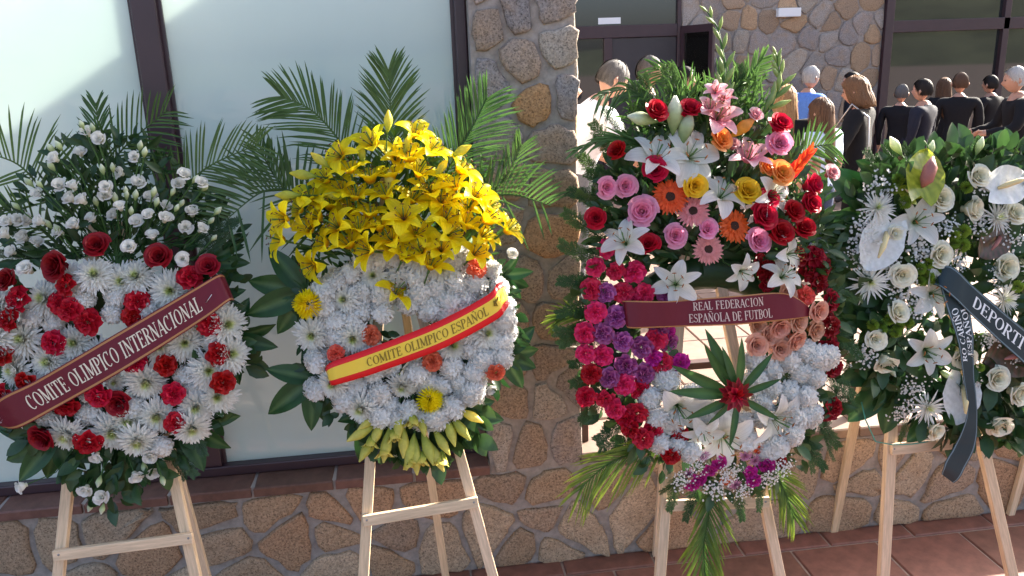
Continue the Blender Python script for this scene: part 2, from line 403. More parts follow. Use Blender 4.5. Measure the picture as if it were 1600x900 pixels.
# entrance: transom light, side light, dark leaf and frames
fbox('transom',(x_l-.6,FY-.05,zt1-.17),(x_d,FY+.1,zt1),far,FRAME)
fbox('frame_post',(x_d-.0,FY-.06,TZ),(x_d+.05,FY+.1,ztop),far,FRAME)
xs1=onY(943,100,FY).x
fbox('frame_post',(xs1,FY-.05,TZ),(xs1+.12,FY+.1,zt1-.171),far,FRAME)
fbox('transom_light',(x_l-.6,FY+.0,zt1+.001),(x_d-.001,FY+.02,ztop),far,DG,0)
fbox('side_light',(x_l-.6,FY+.0,TZ+.1),(xs1-.001,FY+.02,zt1-.172),far,DG,0)
DOORP=plain_mat('door_panel',(.035,.028,.032),.4,.5,nscale=6,namt=.1)
dl=fbox('door_leaf',(xs1+.121,FY-.02,TZ+.01),(x_d-.002,FY+.05,zt1-.172),far,DOORP)
q0,q1=onY(935,38,FY-.02),onY(970,27,FY-.02)
pn=fbox('paper_notice',(q0.x,FY-.012,q0.z),(q1.x,FY-.004,q1.z),far,plain_mat('paper',(.75,.76,.78),.6),0)
# open glazed leaf swung out towards us
dm=empty('open_door',(x_d+.05,FY-.06,TZ)); tag(dm,'open glazed door leaf in a dark frame standing in front of the far stone wall','door')
hinge=Vector((x_d+.06,FY-.07,0)); free=onY(1114,100,FY-.75); dv=Vector((free.x-hinge.x,free.y-hinge.y,0)); wd=dv.length; ang=math.atan2(dv.y,dv.x)
MD=Matrix.Translation((hinge.x,hinge.y,0))@Matrix.Rotation(ang,4,'Z')
zt2=onY(1114,36,free.y).z
def dbox(nm,lo,hi,mat):
    b=MB(); b.box(lo,hi,0,MD); add(nm,b.mesh(nm,[mat],False),dm)
dbox('stile',(0,-.02,TZ+.01),(.07,.02,zt2),FRAME); dbox('stile',(wd-.08,-.02,TZ+.01),(wd,.02,zt2),FRAME)
dbox('rail',(.071,-.02,zt2-.1),(wd-.081,.02,zt2),FRAME); dbox('rail',(.071,-.02,TZ+.01),(wd-.081,.02,TZ+.2),FRAME)
def clear_glass():
    mt,nt,b,out=newmat('clear_glass'); L=nt.links.new
    t=nt.nodes.new('ShaderNodeBsdfTransparent'); t.inputs[0].default_value=(.72,.75,.78,1)
    g=nt.nodes.new('ShaderNodeBsdfGlossy'); g.inputs['Roughness'].default_value=.02
    fr=nt.nodes.new('ShaderNodeFresnel'); fr.inputs[0].default_value=1.5
    mx=nt.nodes.new('ShaderNodeMixShader'); L(fr.outputs[0],mx.inputs[0]); L(t.outputs[0],mx.inputs[1]); L(g.outputs[0],mx.inputs[2]); L(mx.outputs[0],out.inputs[0]); return mt
CG=clear_glass()
dbox('pane',(.071,-.004,TZ+.201),(wd-.081,.004,zt2-.101),CG)
# wall lamp box
q0,q1=onY(1214,27,FY-.06),onY(1250,12,FY-.06)
lampm=plain_mat('lamp_housing',(.75,.75,.76),.45)
wl_=fbox('wall_light',(q0.x,FY-.11,q0.z),(q1.x,FY-.004,q1.z),None,lampm,.008); tag(wl_,'small white rectangular light box high on the far stone wall','light')
# glass facade to the right
zt3=onY(1480,30,FY).z
fbox('facade_post',(x_c,FY-.08,TZ),(x_c+.13,FY+.1,ztop),far,FRAME)
fbox('facade_transom',(x_c+.131,FY-.05,zt3-.17),(14.5,FY+.1,zt3),far,FRAME)
xm=onY(1560,80,FY).x
prev=x_c+.131
for k,xx in enumerate((xm,xm+1.9,xm+3.8,14.5)):
    fbox('upper_pane',(prev,FY+.02,zt3+.001),(xx-.001,FY+.04,ztop),far,DG,0)
    fbox('lower_pane',(prev,FY+.02,TZ+.02),(xx-.001,FY+.04,zt3-.171),far,DG,0)
    if k<3: fbox('facade_mullion',(xx,FY-.05,TZ),(xx+.1,FY+.1,ztop),far,FRAME)
    prev=xx+.101
# hills behind the viewer (seen as reflections in the glass)
b=MB(); rows=[[],[],[]]
for i in range(121):
    a=i/120*2*math.pi; dg=math.degrees(a); st=max(0,min(1,(dg-289)/16)); st=st*st*(3-2*st); hgt=3+17*st+1.6*noise.noise(Vector((math.cos(a)*7,math.sin(a)*7,3)))
    for k,(rr,hh) in enumerate(((120,-.2),(190,hgt),(260,hgt*1.1+3))): rows[k].append((math.cos(a)*rr,math.sin(a)*rr,max(hh,-.2) if k==0 else max(hh,1)))
b.grid(rows); struct(add('hills',b.mesh('hills',[plain_mat('scrub_hill',(.075,.085,.05),.9,.2,nscale=.15,namt=.4)])))

# ================================================================== flower meshes
def col_stops(*c): return list(c)
def C(h): return h
GREEN_D=petal_mat('leaf_dark',[(0,(.024,.062,.016)),(1,(.036,.088,.022))],.28,.42,.25,.02,.5,30,.2)
GREEN_F=petal_mat('leaf_fatsia',[(0,(.07,.13,.04)),(.5,(.018,.062,.016)),(1,(.022,.075,.018))],.2,.36,.18,.015,.32,20,.18)
GREEN_P=petal_mat('leaf_palm',[(0,(.07,.14,.03)),(1,(.05,.115,.022))],.42,.35,.2,.015,.5,30,.2)
GREEN_Y=petal_mat('leaf_palm_yellow',[(0,(.06,.13,.02)),(1,(.22,.28,.03))],.45,.4,.15,.01,.4,30,.2)
GREEN_L=petal_mat('leaf_light',[(0,(.05,.12,.025)),(1,(.09,.19,.045))],.35,.45,.25,.02,.4,30,.2)
GREEN_T=petal_mat('leaf_conifer',[(0,(.03,.07,.02)),(1,(.065,.13,.03))],.3,.5,.25,.02,.3,30,.2)
STEM=petal_mat('stem_green',[(0,(.05,.11,.03)),(1,(.08,.17,.04))],.1,.5)
W_=(.80,.80,.77)
M={}
M['white']=petal_mat('petal_white',[(0,(.66,.68,.45)),(.25,(.80,.79,.72)),(1,(.85,.84,.81))],.5,.55,.05,.004,.3,60,.05)
M['lwhite']=petal_mat('petal_lily_white',[(0,(.55,.62,.30)),(.2,(.80,.80,.70)),(1,(.86,.85,.83))],.5,.5,.04,.003,.3,60,.08,streak=True)
M['mum']=petal_mat('petal_mum_white',[(0,(.50,.58,.16)),(.09,(.68,.72,.36)),(.2,(.81,.80,.72)),(1,(.86,.85,.82))],.45,.55,.04,.004)
M['cream']=petal_mat('petal_cream',[(0,(.75,.70,.42)),(1,(.82,.80,.68))],.3,.5,.05,.005)
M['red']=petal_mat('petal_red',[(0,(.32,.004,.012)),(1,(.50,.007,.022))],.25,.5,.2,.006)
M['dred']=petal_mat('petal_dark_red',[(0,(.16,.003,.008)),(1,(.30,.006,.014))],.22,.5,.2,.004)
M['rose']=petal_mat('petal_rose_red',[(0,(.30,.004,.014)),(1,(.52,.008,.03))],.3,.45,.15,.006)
M['hot']=petal_mat('petal_hot_pink',[(0,(.5,.015,.05)),(1,(.74,.03,.11))],.3,.5,.15,.01)
M['mag']=petal_mat('petal_magenta',[(0,(.3,.01,.16)),(1,(.55,.025,.28))],.3,.5,.15,.01)
M['pur']=petal_mat('petal_purple',[(0,(.2,.02,.13)),(.7,(.34,.05,.23)),(1,(.48,.13,.33))],.3,.5,.15,.012)
M['pink']=petal_mat('petal_pink',[(0,(.75,.25,.30)),(.6,(.76,.22,.36)),(1,(.80,.38,.5))],.35,.45,.12,.01)
M['ppink']=petal_mat('petal_pale_pink',[(0,(.70,.2,.27)),(.6,(.78,.38,.42)),(1,(.82,.62,.62))],.4,.45,.08,.01)
M['salmon']=petal_mat('petal_salmon',[(0,(.7,.2,.2)),(1,(.80,.33,.32))],.35,.5,.1,.01)
M['yel']=petal_mat('petal_yellow',[(0,(.50,.48,.05)),(.12,(.70,.36,.012)),(.28,(.90,.70,.010)),(1,(.94,.86,.02))],.62,.4,.06,.006,.3,60,.10,streak=True)
M['yrose']=petal_mat('petal_yellow_rose',[(0,(.75,.38,.01)),(1,(.84,.58,.03))],.35,.45,.08,.008)
M['ylime']=petal_mat('petal_lime',[(0,(.35,.42,.06)),(.5,(.60,.56,.10)),(1,(.72,.64,.16))],.4,.45,.15,.015)
M['or']=petal_mat('petal_orange',[(0,(.70,.10,.012)),(1,(.78,.13,.02))],.35,.45,.1,.008)
M['orose']=petal_mat('petal_orange_rose',[(0,(.84,.5,.05)),(.6,(.82,.30,.05)),(1,(.82,.36,.12))],.35,.45,.1,.01)
M['coral']=petal_mat('petal_coral',[(0,(.55,.05,.03)),(1,(.78,.15,.09))],.3,.5,.12,.01)
M['peach']=petal_mat('petal_peach',[(0,(.65,.25,.15)),(1,(.74,.42,.30))],.35,.5,.08,.01)
M['lilac']=petal_mat('petal_lilac',[(0,(.5,.2,.3)),(1,(.66,.36,.55))],.35,.5,.1,.01)
M['btn']=petal_mat('petal_green_button',[(0,(.14,.24,.02)),(1,(.26,.38,.05))],.25,.6,.12,.01)
M['bud']=petal_mat('bud_green_white',[(0,(.16,.26,.07)),(.5,(.5,.58,.3)),(1,(.76,.78,.66))],.35,.5,.12,.01)
M['ybud']=petal_mat('bud_yellow_green',[(0,(.2,.3,.04)),(.45,(.52,.52,.07)),(1,(.72,.58,.05))],.35,.45,.12,.012)
M['anther']=plain_mat('anther',(.10,.022,.008),.8)
M['anthy']=plain_mat('anther_orange',(.30,.10,.02),.8)
M['disc']=plain_mat('gerbera_disc',(.05,.02,.012),.9,nscale=300,namt=.5,bump=1)
def ry(a): return Matrix.Rotation(a,3,'Y')
def rz(a): return Matrix.Rotation(a,3,'Z')
def petal_grid(b, M3, L, W, prof, nl=6, nw=4, ruffle=0, r=None, cup=.15, m=0, t0=0, t1=1, wprof=None, org=Vector((0,0,0))):
    """prof(u)->(out, up) in units of L; petal leaves the axis along +X, M3 rotates it."""
    pts=[];ts=[]
    for i in range(nl+1):
        u=i/nl; x,z=prof(u); row=[]; tr=[]
        w=W*(wprof(u) if wprof else math.sin(math.pi*(.12+.84*u))**.8)
        for j in range(nw+1):
            s=j/nw*2-1
            zz=z*L+cup*w*s*s; xx=x*L
            if ruffle and r and u>.3: zz+=r.uniform(-1,1)*ruffle*u; xx+=r.uniform(-1,1)*ruffle*.7*u
            row.append(org+M3@Vector((xx,w*s,zz))); tr.append(t0+(t1-t0)*u)
        pts.append(row); ts.append(tr)
    b.grid(pts,ts,m)
def carnation(mat,seed,dome=.75):
    r=random.Random(seed); b=MB()
    n=34
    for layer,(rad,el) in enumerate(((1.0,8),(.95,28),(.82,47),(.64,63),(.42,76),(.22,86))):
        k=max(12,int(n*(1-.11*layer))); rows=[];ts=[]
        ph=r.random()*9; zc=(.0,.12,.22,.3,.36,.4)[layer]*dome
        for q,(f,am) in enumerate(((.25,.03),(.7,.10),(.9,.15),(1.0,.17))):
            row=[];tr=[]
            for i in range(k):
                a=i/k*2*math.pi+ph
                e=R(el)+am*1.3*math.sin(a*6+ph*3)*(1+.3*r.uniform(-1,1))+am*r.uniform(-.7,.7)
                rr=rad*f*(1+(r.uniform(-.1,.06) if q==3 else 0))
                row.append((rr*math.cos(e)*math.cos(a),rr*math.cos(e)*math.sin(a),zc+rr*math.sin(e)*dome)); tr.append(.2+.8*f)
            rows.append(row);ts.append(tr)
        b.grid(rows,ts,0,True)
    return b.mesh('carnation',[mat])
def rose(mat,seed,open_=1.0,n=19,lowpoly=False):
    r=random.Random(seed); b=MB()
    for i in range(n):
        f=(i+.5)/n; a=i*2.4+r.uniform(-.3,.3)
        rad=.10+.56*f**1.1*open_; H=.62+.22*math.sin(f*2.6)-.25*f*f*open_
        span=1.35-.35*f; lip=.05+.34*f**1.5*open_
        nl,nw=(4,4) if lowpoly else (6,6)
        pts=[];ts=[]
        for p in range(nl+1):
            u=p/nl; row=[];tr=[]
            for j in range(nw+1):
                s=j/nw*2-1
                aa=a+s*span*(.55+.45*math.sin(math.pi*min(1,u*.6+.2)))
                edge=1-.13*abs(s)**3
                z=-.25+H*(u**.85)*edge*1.25
                rr=rad*(.35+.65*min(1,u*1.9)**.7)+ (lip*max(0,(u-.62)/.38)**2) + .015*r.uniform(-1,1)
                zz=z-lip*.35*max(0,(u-.7)/.3)**2+.012*r.uniform(-1,1)
                row.append((rr*math.cos(aa),rr*math.sin(aa),zz)); tr.append(min(1,u*(.6+.4*f)))
            pts.append(row);ts.append(tr)
        b.grid(pts,ts)
    b.tube([(0,0,-.35),(0,0,0),(0,0,.38)],[.3*open_,.16,.05],8,0,.15)
    return b.mesh('rose',[mat])
def mum(mat,seed,n=250,length=1.0,width=.066,spherical=.55,thin=False,droop=.25):
    r=random.Random(seed); b=MB()
    for i in range(n):
        f=(i+.5)/n                       # 0 centre, 1 rim
        a=i*2.39996+r.uniform(-.12,.12)
        el=R(88-(88+10*spherical)*f**.75)+r.uniform(-.09,.09)
        L=length*(.34+.66*f**.6)*r.uniform(.86,1.08) if not thin else length*(.25+.75*f**.45)*r.uniform(.8,1.1)
        ce,se=math.cos(el),math.sin(el); dr=droop*r.uniform(.4,1.3)*f
        w=width*(.55+.45*f)*r.uniform(.85,1.15); M3=rz(a); pts=[];ts=[]
        for p in range(5):
            u=p/4; x=L*ce*u*(1-.0*u); z=.12+L*se*u*spherical**.3-dr*u*u*.5+.13*u*u*(1-f)
            ww=w*(.45+.75*math.sin(math.pi*(.08+.80*u)))*(.25 if p==4 else 1)
            row=[M3@Vector((x,s*ww,z+abs(s)*ww*.55)) for s in (-1,0,1)]
            pts.append(row); ts.append([.02+.98*min(1,f*1.05)*(.35+.65*u)]*3)
        b.grid(pts,ts)
    return b.mesh('chrysanthemum',[mat])
def pompom(mat,seed,n=190):
    r=random.Random(seed); b=MB()
    for i in range(n):
        f=(i+.5)/n; a=i*2.39996; ph=f*2.05
        d=Vector((math.sin(ph)*math.cos(a),math.sin(ph)*math.sin(a),math.cos(ph)))
        x=frame(d,Vector((0,0,1)) if abs(d.z)<.9 else Vector((1,0,0)),r.uniform(-.4,.4))
        L=r.uniform(.88,1.06); w=.085; pts=[];ts=[]
        for u in (.45,.75,.93,1.0):
            k=(.7,1.1,.9,.35)[int((u>.5)+(u>.8)+(u>.95))]
            pts.append([x@Vector((s*w*k+ (.03*(u-.45)),.0+abs(s)*w*k*.5,L*u)) for s in (-1,0,1)]); ts.append([.3+max(0,(u-.4)*1.1)]*3)
        b.grid(pts,ts)
    return b.mesh('pompom',[mat])
def gerbera(mat,seed):
    r=random.Random(seed); b=MB()
    for lay,(n,L,el) in enumerate(((22,1,.10),(22,.9,.22),(26,.52,.5))):
        for i in range(n):
            a=(i+.5*lay)/n*2*math.pi+r.uniform(-.06,.06); e=el+r.uniform(-.07,.07); l=L*r.uniform(.92,1.04)
            petal_grid(b,rz(a)@ry(-e),l,.105*(1 if lay<2 else .55),lambda u:(.14+.86*u,-.12*u*u),5,2,cup=.3,t0=.2)
    k=14
    rows=[[(rr*math.cos(q/k*2*math.pi),rr*math.sin(q/k*2*math.pi),z) for q in range(k)] for rr,z in ((.30,.05),(.26,.14),(.14,.17),(.02,.16))]
    b.grid(rows,[[0]*k]*4,1,True)
    return b.mesh('gerbera',[mat,M['disc']])
def lily_petal(mat,wide,recurve):
    b=MB()
    def prof(u):
        # trumpet then curling back
        ang0,ang1=R(58),R(58)-recurve
        x=z=0; n=12
        for i in range(int(round(u*n))):
            q=(i+.5)/n; a=ang0+(ang1-ang0)*(q**1.1); x+=math.cos(a)/n; z+=math.sin(a)/n
        return (.04+x*1.02,z*.9)
    petal_grid(b,Matrix.Identity(3),1,.17 if not wide else .245,prof,12,6,cup=.35,wprof=lambda u: (.25+ .9*math.sin(math.pi*min(1,.10+u*.9))**.85)*(1 if u<.97 else .35))
    return b.mesh('petal',[mat])
def lily_core(anther,stemcol):
    b=MB(); r=random.Random(2)
    for i in range(6):
        a=i/6*2*math.pi+.3; d=Vector((math.cos(a)*.30,math.sin(a)*.30,.62))
        b.tube([(0,0,0),d*.5,d],.009,4,0,.8)
        t=Vector((-math.sin(a),math.cos(a),.2)).normalized()
        b.tube([d-t*.075,d,d+t*.075],[.010,.024,.010],5,1)
    b.tube([(0,0,-.12),(0,0,.35),(.05,.0,.74)],[.03,.02,.028],5,0,1)
    b.tube([(0,0,-.2),(0,0,.02)],[.05,.06],6,0,.5)
    return b.mesh('lily',[STEM,anther])
def bud_mesh(mat,name='bud'):
    b=MB(); rows=[];ts=[];n=9
    for i in range(9):
        u=i/8; rr=.5*(math.sin(math.pi*min(1,.06+u*.90))**.8)*(.25+.75*(1-abs(u-.6)))*.42
        rows.append([(rr*(1+.10*math.cos(3*q/n*2*math.pi))*math.cos(q/n*2*math.pi),rr*(1+.1*math.cos(3*q/n*2*math.pi))*math.sin(q/n*2*math.pi),u) for q in range(n)]); ts.append([u]*n)
    b.grid(rows,ts,0,True); return b.mesh(name,[mat])
def leaf_mesh(mat,name='leaflet',w=.19,fold=.25,bend=.12,nl=9,wav=.0):
    """along +X, unit length, normal +Z"""
    b=MB(); pts=[];ts=[]
    for i in range(nl+1):
        u=i/nl; ww=w*(math.sin(math.pi*u**.85)**.75 if 0<u<1 else .02)
        row=[];tr=[]
        for s in (-1,-.5,0,.5,1):
            row.append((u,s*ww,fold*abs(s)*ww-bend*u*u+wav*math.sin(u*21+s*2)*abs(s)*w)); tr.append(1 if s else 0)
        pts.append(row);ts.append([.0 if abs(s)<.1 else (.6 if abs(s)<.6 else 1) for s in (-1,-.5,0,.5,1)])
    b.grid(pts,ts); return b.mesh(name,[mat])
def sprig_mesh(mat,seed,name='fern_sprig',n=18,ll=.13,lw=.011,sub=9):
    """feathery spray along +X, unit length"""
    r=random.Random(seed); b=MB()
    b.tube([(0,0,0),(.5,0,.02),(1,0,-.03)],[.012,.008,.003],4,0,.2)
    for i in range(n):
        u=.08+.9*i/n
        for s in (-1,1):
            L=.34*(1-u*.72)*r.uniform(.7,1.1); a=R(r.uniform(32,52)); d=Vector((math.cos(a),s*math.sin(a),r.uniform(-.25,.25)))
            p0=Vector((u,0,.01)); p1=p0+d*L; b.tube([p0,p1],[.006,.002],3,0,.3,False)
            for k in range(sub):
                v=(k+.6)/sub; q=p0+d*L*v
                for s2 in (-1,1):
                    a2=a*s+s2*R(40); d2=Vector((math.cos(a2),math.sin(a2),r.uniform(-.4,.4)))*ll*.55*(1-.5*v)*r.uniform(.7,1.2)
                    nn=Vector((-d2.y,d2.x,0)).normalized()*lw
                    g=[b.vert(q,.3),b.vert(q+d2*.5+nn*.7,.7),b.vert(q+d2,1),b.vert(q+d2*.5-nn*.7,.7)]; b.face(g)
    return b.mesh(name,[mat])
def gyp_mesh(seed,n=85):
    r=random.Random(seed); b=MB()
    for i in range(n):
        d=Vector((r.gauss(0,.42),r.gauss(0,.42),abs(r.gauss(0,.22))+.1)); s=r.uniform(.05,.085)
        if d.length>1.25: continue
        b.tube([(d.x*.3,d.y*.3,-.25),d*.95],.006,3,1,.5,False)
        for k in range(2):
            rows=[]; M3=frame(Vector((r.uniform(-.5,.5),r.uniform(-.5,.5),1)))
            g=[b.vert(d+M3@Vector((math.cos(q*math.pi/3)*s,math.sin(q*math.pi/3)*s,(.25 if q%2 else -.15)*s+k*s*.5)),1) for q in range(6)]
            c=b.vert(d+M3@Vector((0,0,s*.3*(1+k))),1)
            for q in range(6): b.face((g[q],g[(q+1)%6],c))
    return b.mesh('gypsophila_sprig',[M['white'],STEM])
def variants(fn,mat,cnt,**k): return [fn(mat,31*i+7,**k) for i in range(cnt)]
LIB={}
def lib(key,fn):
    if key not in LIB: LIB[key]=fn()
    return LIB[key]
def pick(key,fn,r): return r.choice(lib(key,fn))

# ================================================================== wreath frame
class Wreath:
    def __init__(s,name,label,Y0,z0,tilt,cpx,base_px,group='funeral flower wreaths on easels'):
        s.n=Vector((0,-math.cos(R(tilt)),math.sin(R(tilt)))); s.p0=Vector((0,Y0,z0)); s.c=cpx
        s.r=random.Random(hash(name)%1000 if False else len(label)*13+int(Y0*-1000))
        s.root=empty(name,(0,0,0)); s.root.location=s.at(*base_px,0); tag(s.root,label,'wreath',group)
        s.stems=MB(); s.fol={}; s.base=base_px
    def at(s,px,py,off=0):
        d=ray(px,py); t=(s.p0+s.n*off-CL).dot(s.n)/d.dot(s.n); return CL+d*t
    def axis(s,px,py,k=.5,jit=.18):
        rx,ry_=px-s.c[0],py-s.c[1]; L=math.hypot(rx,ry_) or 1
        f=min(1,L/170)
        v=s.n+(RT*rx-UP*ry_)*(k*f/L)+Vector((s.r.gauss(0,jit),s.r.gauss(0,jit*.5),s.r.gauss(0,jit)))
        return v.normalized()
    def put(s,name,mesh,px,py,rpx,off=.06,k=.5,jit=.18,axis=None,spin=None,squash=1.0):
        p=s.at(px,py,off); sc=rpx*pxsize(p)*s.r.uniform(.95,1.06)
        ax=axis or s.axis(px,py,k,jit)
        o=add(name,mesh,s.root,TRS(p-ax*sc*.25,frame(ax,None,s.r.uniform(0,6.28) if spin is None else spin),(sc,sc,sc*squash)))
        return o,p,ax,sc
    def stem(s,p,ax,rad=.003,to=None):
        py_=450-FPX*(p-CL).dot(UP)/(p-CL).dot(FW); q=s.at(*(to or (s.stem_to if py_<s.c[1]+90 else (s.c[0],s.c[1]+110))),-.02); mid=p-ax*.10; mid2=(p+q)/2-s.n*.05
        s.stems.tube([p,mid,(mid+mid2)/2,mid2,q],rad,4,0,.4,False)
    def finish(s):
        if s.stems.v: stuff(add('stems',s.stems.mesh('stems',[STEM]),s.root))
def pimgdir(dx,dy): return (RT*dx-UP*dy).normalized()

def fluffy(mat,seed):
    r=random.Random(seed); b=MB(); n=230
    for i in range(n):
        f=(i+.5)/n; a=i*2.39996+r.uniform(-.2,.2); ph=f**.62*1.95
        d=Vector((math.sin(ph)*math.cos(a),math.sin(ph)*math.sin(a),math.cos(ph)*.9)).normalized()
        x=frame(d,Vector((0,0,1)) if abs(d.z)<.9 else Vector((1,0,0)),r.uniform(-.8,.8)); L=r.uniform(.82,1.05); w=r.uniform(.10,.15); rows=[]
        for q,(u,k) in enumerate(((.45,.5),(.75,1.0),(.93,1.1),(1.0,.8))):
            rows.append([x@Vector((sx*w*k,(.05*math.sin(sx*2+q)+(0,.03,.11,.24)[q]),L*u+(r.uniform(-.05,.03) if q==3 else 0))) for sx in (-1,-.35,.35,1)])
        b.grid(rows,[[.35+.65*u]*4 for u in (0,.5,.85,1)])
    rows=[];N=14
    for i in range(9):
        th=math.pi*.78*i/8+.02; rows.append([(math.sin(th)*math.cos(q/N*6.283)*.84*(1+.10*noise.noise(Vector((q*1.7,i*1.9,seed)))),math.sin(th)*math.sin(q/N*6.283)*.84*(1+.10*noise.noise(Vector((q*1.7,i*1.9,seed)))),math.cos(th)*.80) for q in range(N)])
    b.grid(rows,[[.7]*N]*9,0,True)
    return b.mesh('carnation',[mat])
def carn(w,col,pts,rpx=18,off=.06,name='carnation'):
    if col=='white':
        for x,y in pts: w.put(name,pick('fluffy',lambda:variants(fluffy,M['white'],4),w.r),x,y,rpx*w.r.uniform(.95,1.15),off+w.r.uniform(-.008,.014),squash=.85)
        return
    for x,y in pts: w.put(name,pick('carn'+col,lambda:variants(carnation,M[col],4,dome=1.15 if col=='white' else .8),w.r),x,y,rpx*w.r.uniform(.92,1.08),off+w.r.uniform(-.012,.012))
def roses(w,col,pts,rpx=22,off=.08,k=.45,open_=1.0):
    for q in pts:
        x,y=q[:2]; w.put('rose',pick('rose'+col+str(open_),lambda:variants(rose,M[col],3,open_=open_),w.r),x,y,(q[2] if len(q)>2 else rpx)*1.36,off+w.r.uniform(-.01,.015),k,.2)
def mums(w,pts,rpx=30,off=.065,col='mum',**kw):
    for x,y in pts: w.put('chrysanthemum',pick('mum'+col,lambda:variants(mum,M[col],3,**kw),w.r),x,y,rpx*w.r.uniform(.95,1.08),off+w.r.uniform(-.01,.01),.45,.15)
def poms(w,col,pts,rpx,off=.07):
    for q in pts:
        x,y=q[:2]; w.put('pompom',pick('pom'+col,lambda:variants(pompom,M[col],2),w.r),x,y,q[2] if len(q)>2 else rpx,off,.4,.2)
def lily(w,col,x,y,rpx,off=.1,k=.9,jit=.3,axis=None,anther='anther',stem=True,rec=1.75,spread=1.0):
    core=lib('core'+anther,lambda:lily_core(M[anther],STEM))
    pn=lib(('lp',col,rec,0),lambda:lily_petal(M[col],False,rec)); pw=lib(('lp',col,rec,1),lambda:lily_petal(M[col],True,rec*.95))
    p=w.at(x,y,off); sc=rpx*pxsize(p)*1.2; ax=axis or w.axis(x,y,k,jit)
    R3=frame(ax,None,w.r.uniform(0,6.28)); loc=p-ax*sc*.38
    o=add('lily',core,w.root,TRS(loc,R3,sc))
    for i in range(6):
        c=bpy.data.objects.new('petal',pw if i%2 else pn); COL.objects.link(c); c.parent=o
        f=w.r.uniform(.92,1.06)
        c.matrix_basis=Matrix.Rotation(i*math.pi/3+w.r.uniform(-.1,.1),4,'Z')@Matrix.Rotation(w.r.uniform(-.13,.13)-(.0 if i%2 else .03)+(1-spread)*-.7,4,'Y')@Matrix.Diagonal((f,f*w.r.uniform(.9,1.1),f,1))
    if stem: w.stem(loc,ax,.0035)
    return o
def bud(w,col,x,y,dx,dy,L,off=.08,toward=.35,stem=True,fat=1.0,name='bud'):
    p=w.at(x,y,off); ax=(pimgdir(dx,dy)+w.n*toward).normalized(); sc=L*pxsize(p)
    add(name,lib('bud'+col,lambda:bud_mesh(M[col],name)),w.root,TRS(p-ax*sc*.5,frame(ax,None,w.r.uniform(0,6)),(sc*fat,sc*fat,sc)))
    if stem: w.stem(p-ax*sc*.45,ax,.0025)
def compound_leaf(w,cx,cy,tips,off=.0,width=1.0,mat=None):
    c=w.at(cx,cy,off); pet=MB(); q=w.at(cx+(w.c[0]-cx)*.35,cy+(w.c[1]-cy)*.35,off-.04); pet.tube([q,(q+c)/2-w.n*.01,c],.004,5,0,.3)
    root=add('leaf',pet.mesh('leaf',[STEM]),w.root)
    lm=lib('fatsia',lambda:[leaf_mesh(GREEN_F,'leaflet',.2,.3,.10+.08*i,10,.05) for i in range(3)])
    for tx,ty in tips:
        t=w.at(tx,ty,off+w.r.uniform(-.03,.035)); d=t-c; L=d.length; d.normalize()
        nn=(w.n+Vector((w.r.gauss(0,.25),w.r.gauss(0,.1),w.r.gauss(0,.25)+.15))); nn=(nn-d*nn.dot(d)).normalized(); sd=nn.cross(d)
        m3=Matrix((d*L*1.03,sd*L*width,nn*L)).transposed(); M4=m3.to_4x4(); M4.translation=c
        o=bpy.data.objects.new('leaflet',w.r.choice(lm)); COL.objects.link(o); o.parent=root
        o.matrix_basis=M4
def one_leaf(w,bx,by,tx,ty,mat,off=.0,wd=.2,name='leaf',toff=.02,key=None):
    c=w.at(bx,by,off); t=w.at(tx,ty,off+toff); d=t-c; L=d.length; d.normalize()
    nn=w.n+Vector((w.r.gauss(0,.3),w.r.gauss(0,.1),w.r.gauss(0,.3))); nn=(nn-d*nn.dot(d)).normalized(); sd=nn.cross(d)
    m3=Matrix((d*L,sd*L,nn*L)).transposed(); M4=m3.to_4x4(); M4.translation=c
    return add(name,lib(('leaf1',mat.name,wd),lambda:leaf_mesh(mat,name,wd,.25,.15,9,.03)),w.root,M4)
def sprig(w,bx,by,tx,ty,off=.0,toff=.03,mat=None,name='fern_sprig',kind='fern'):
    mat=mat or GREEN_T
    me=w.r.choice(lib(('sprig',mat.name),lambda:[sprig_mesh(mat,i,name) for i in range(3)]))
    c=w.at(bx,by,off); t=w.at(tx,ty,off+toff); d=t-c; L=d.length; d.normalize()
    nn=w.n+Vector((w.r.gauss(0,.4),w.r.gauss(0,.1),w.r.gauss(0,.4))); nn=(nn-d*nn.dot(d)).normalized(); sd=nn.cross(d)
    M4=Matrix((d*L,sd*L,nn*L)).transposed().to_4x4(); M4.translation=c
    add(name,me,w.root,M4)
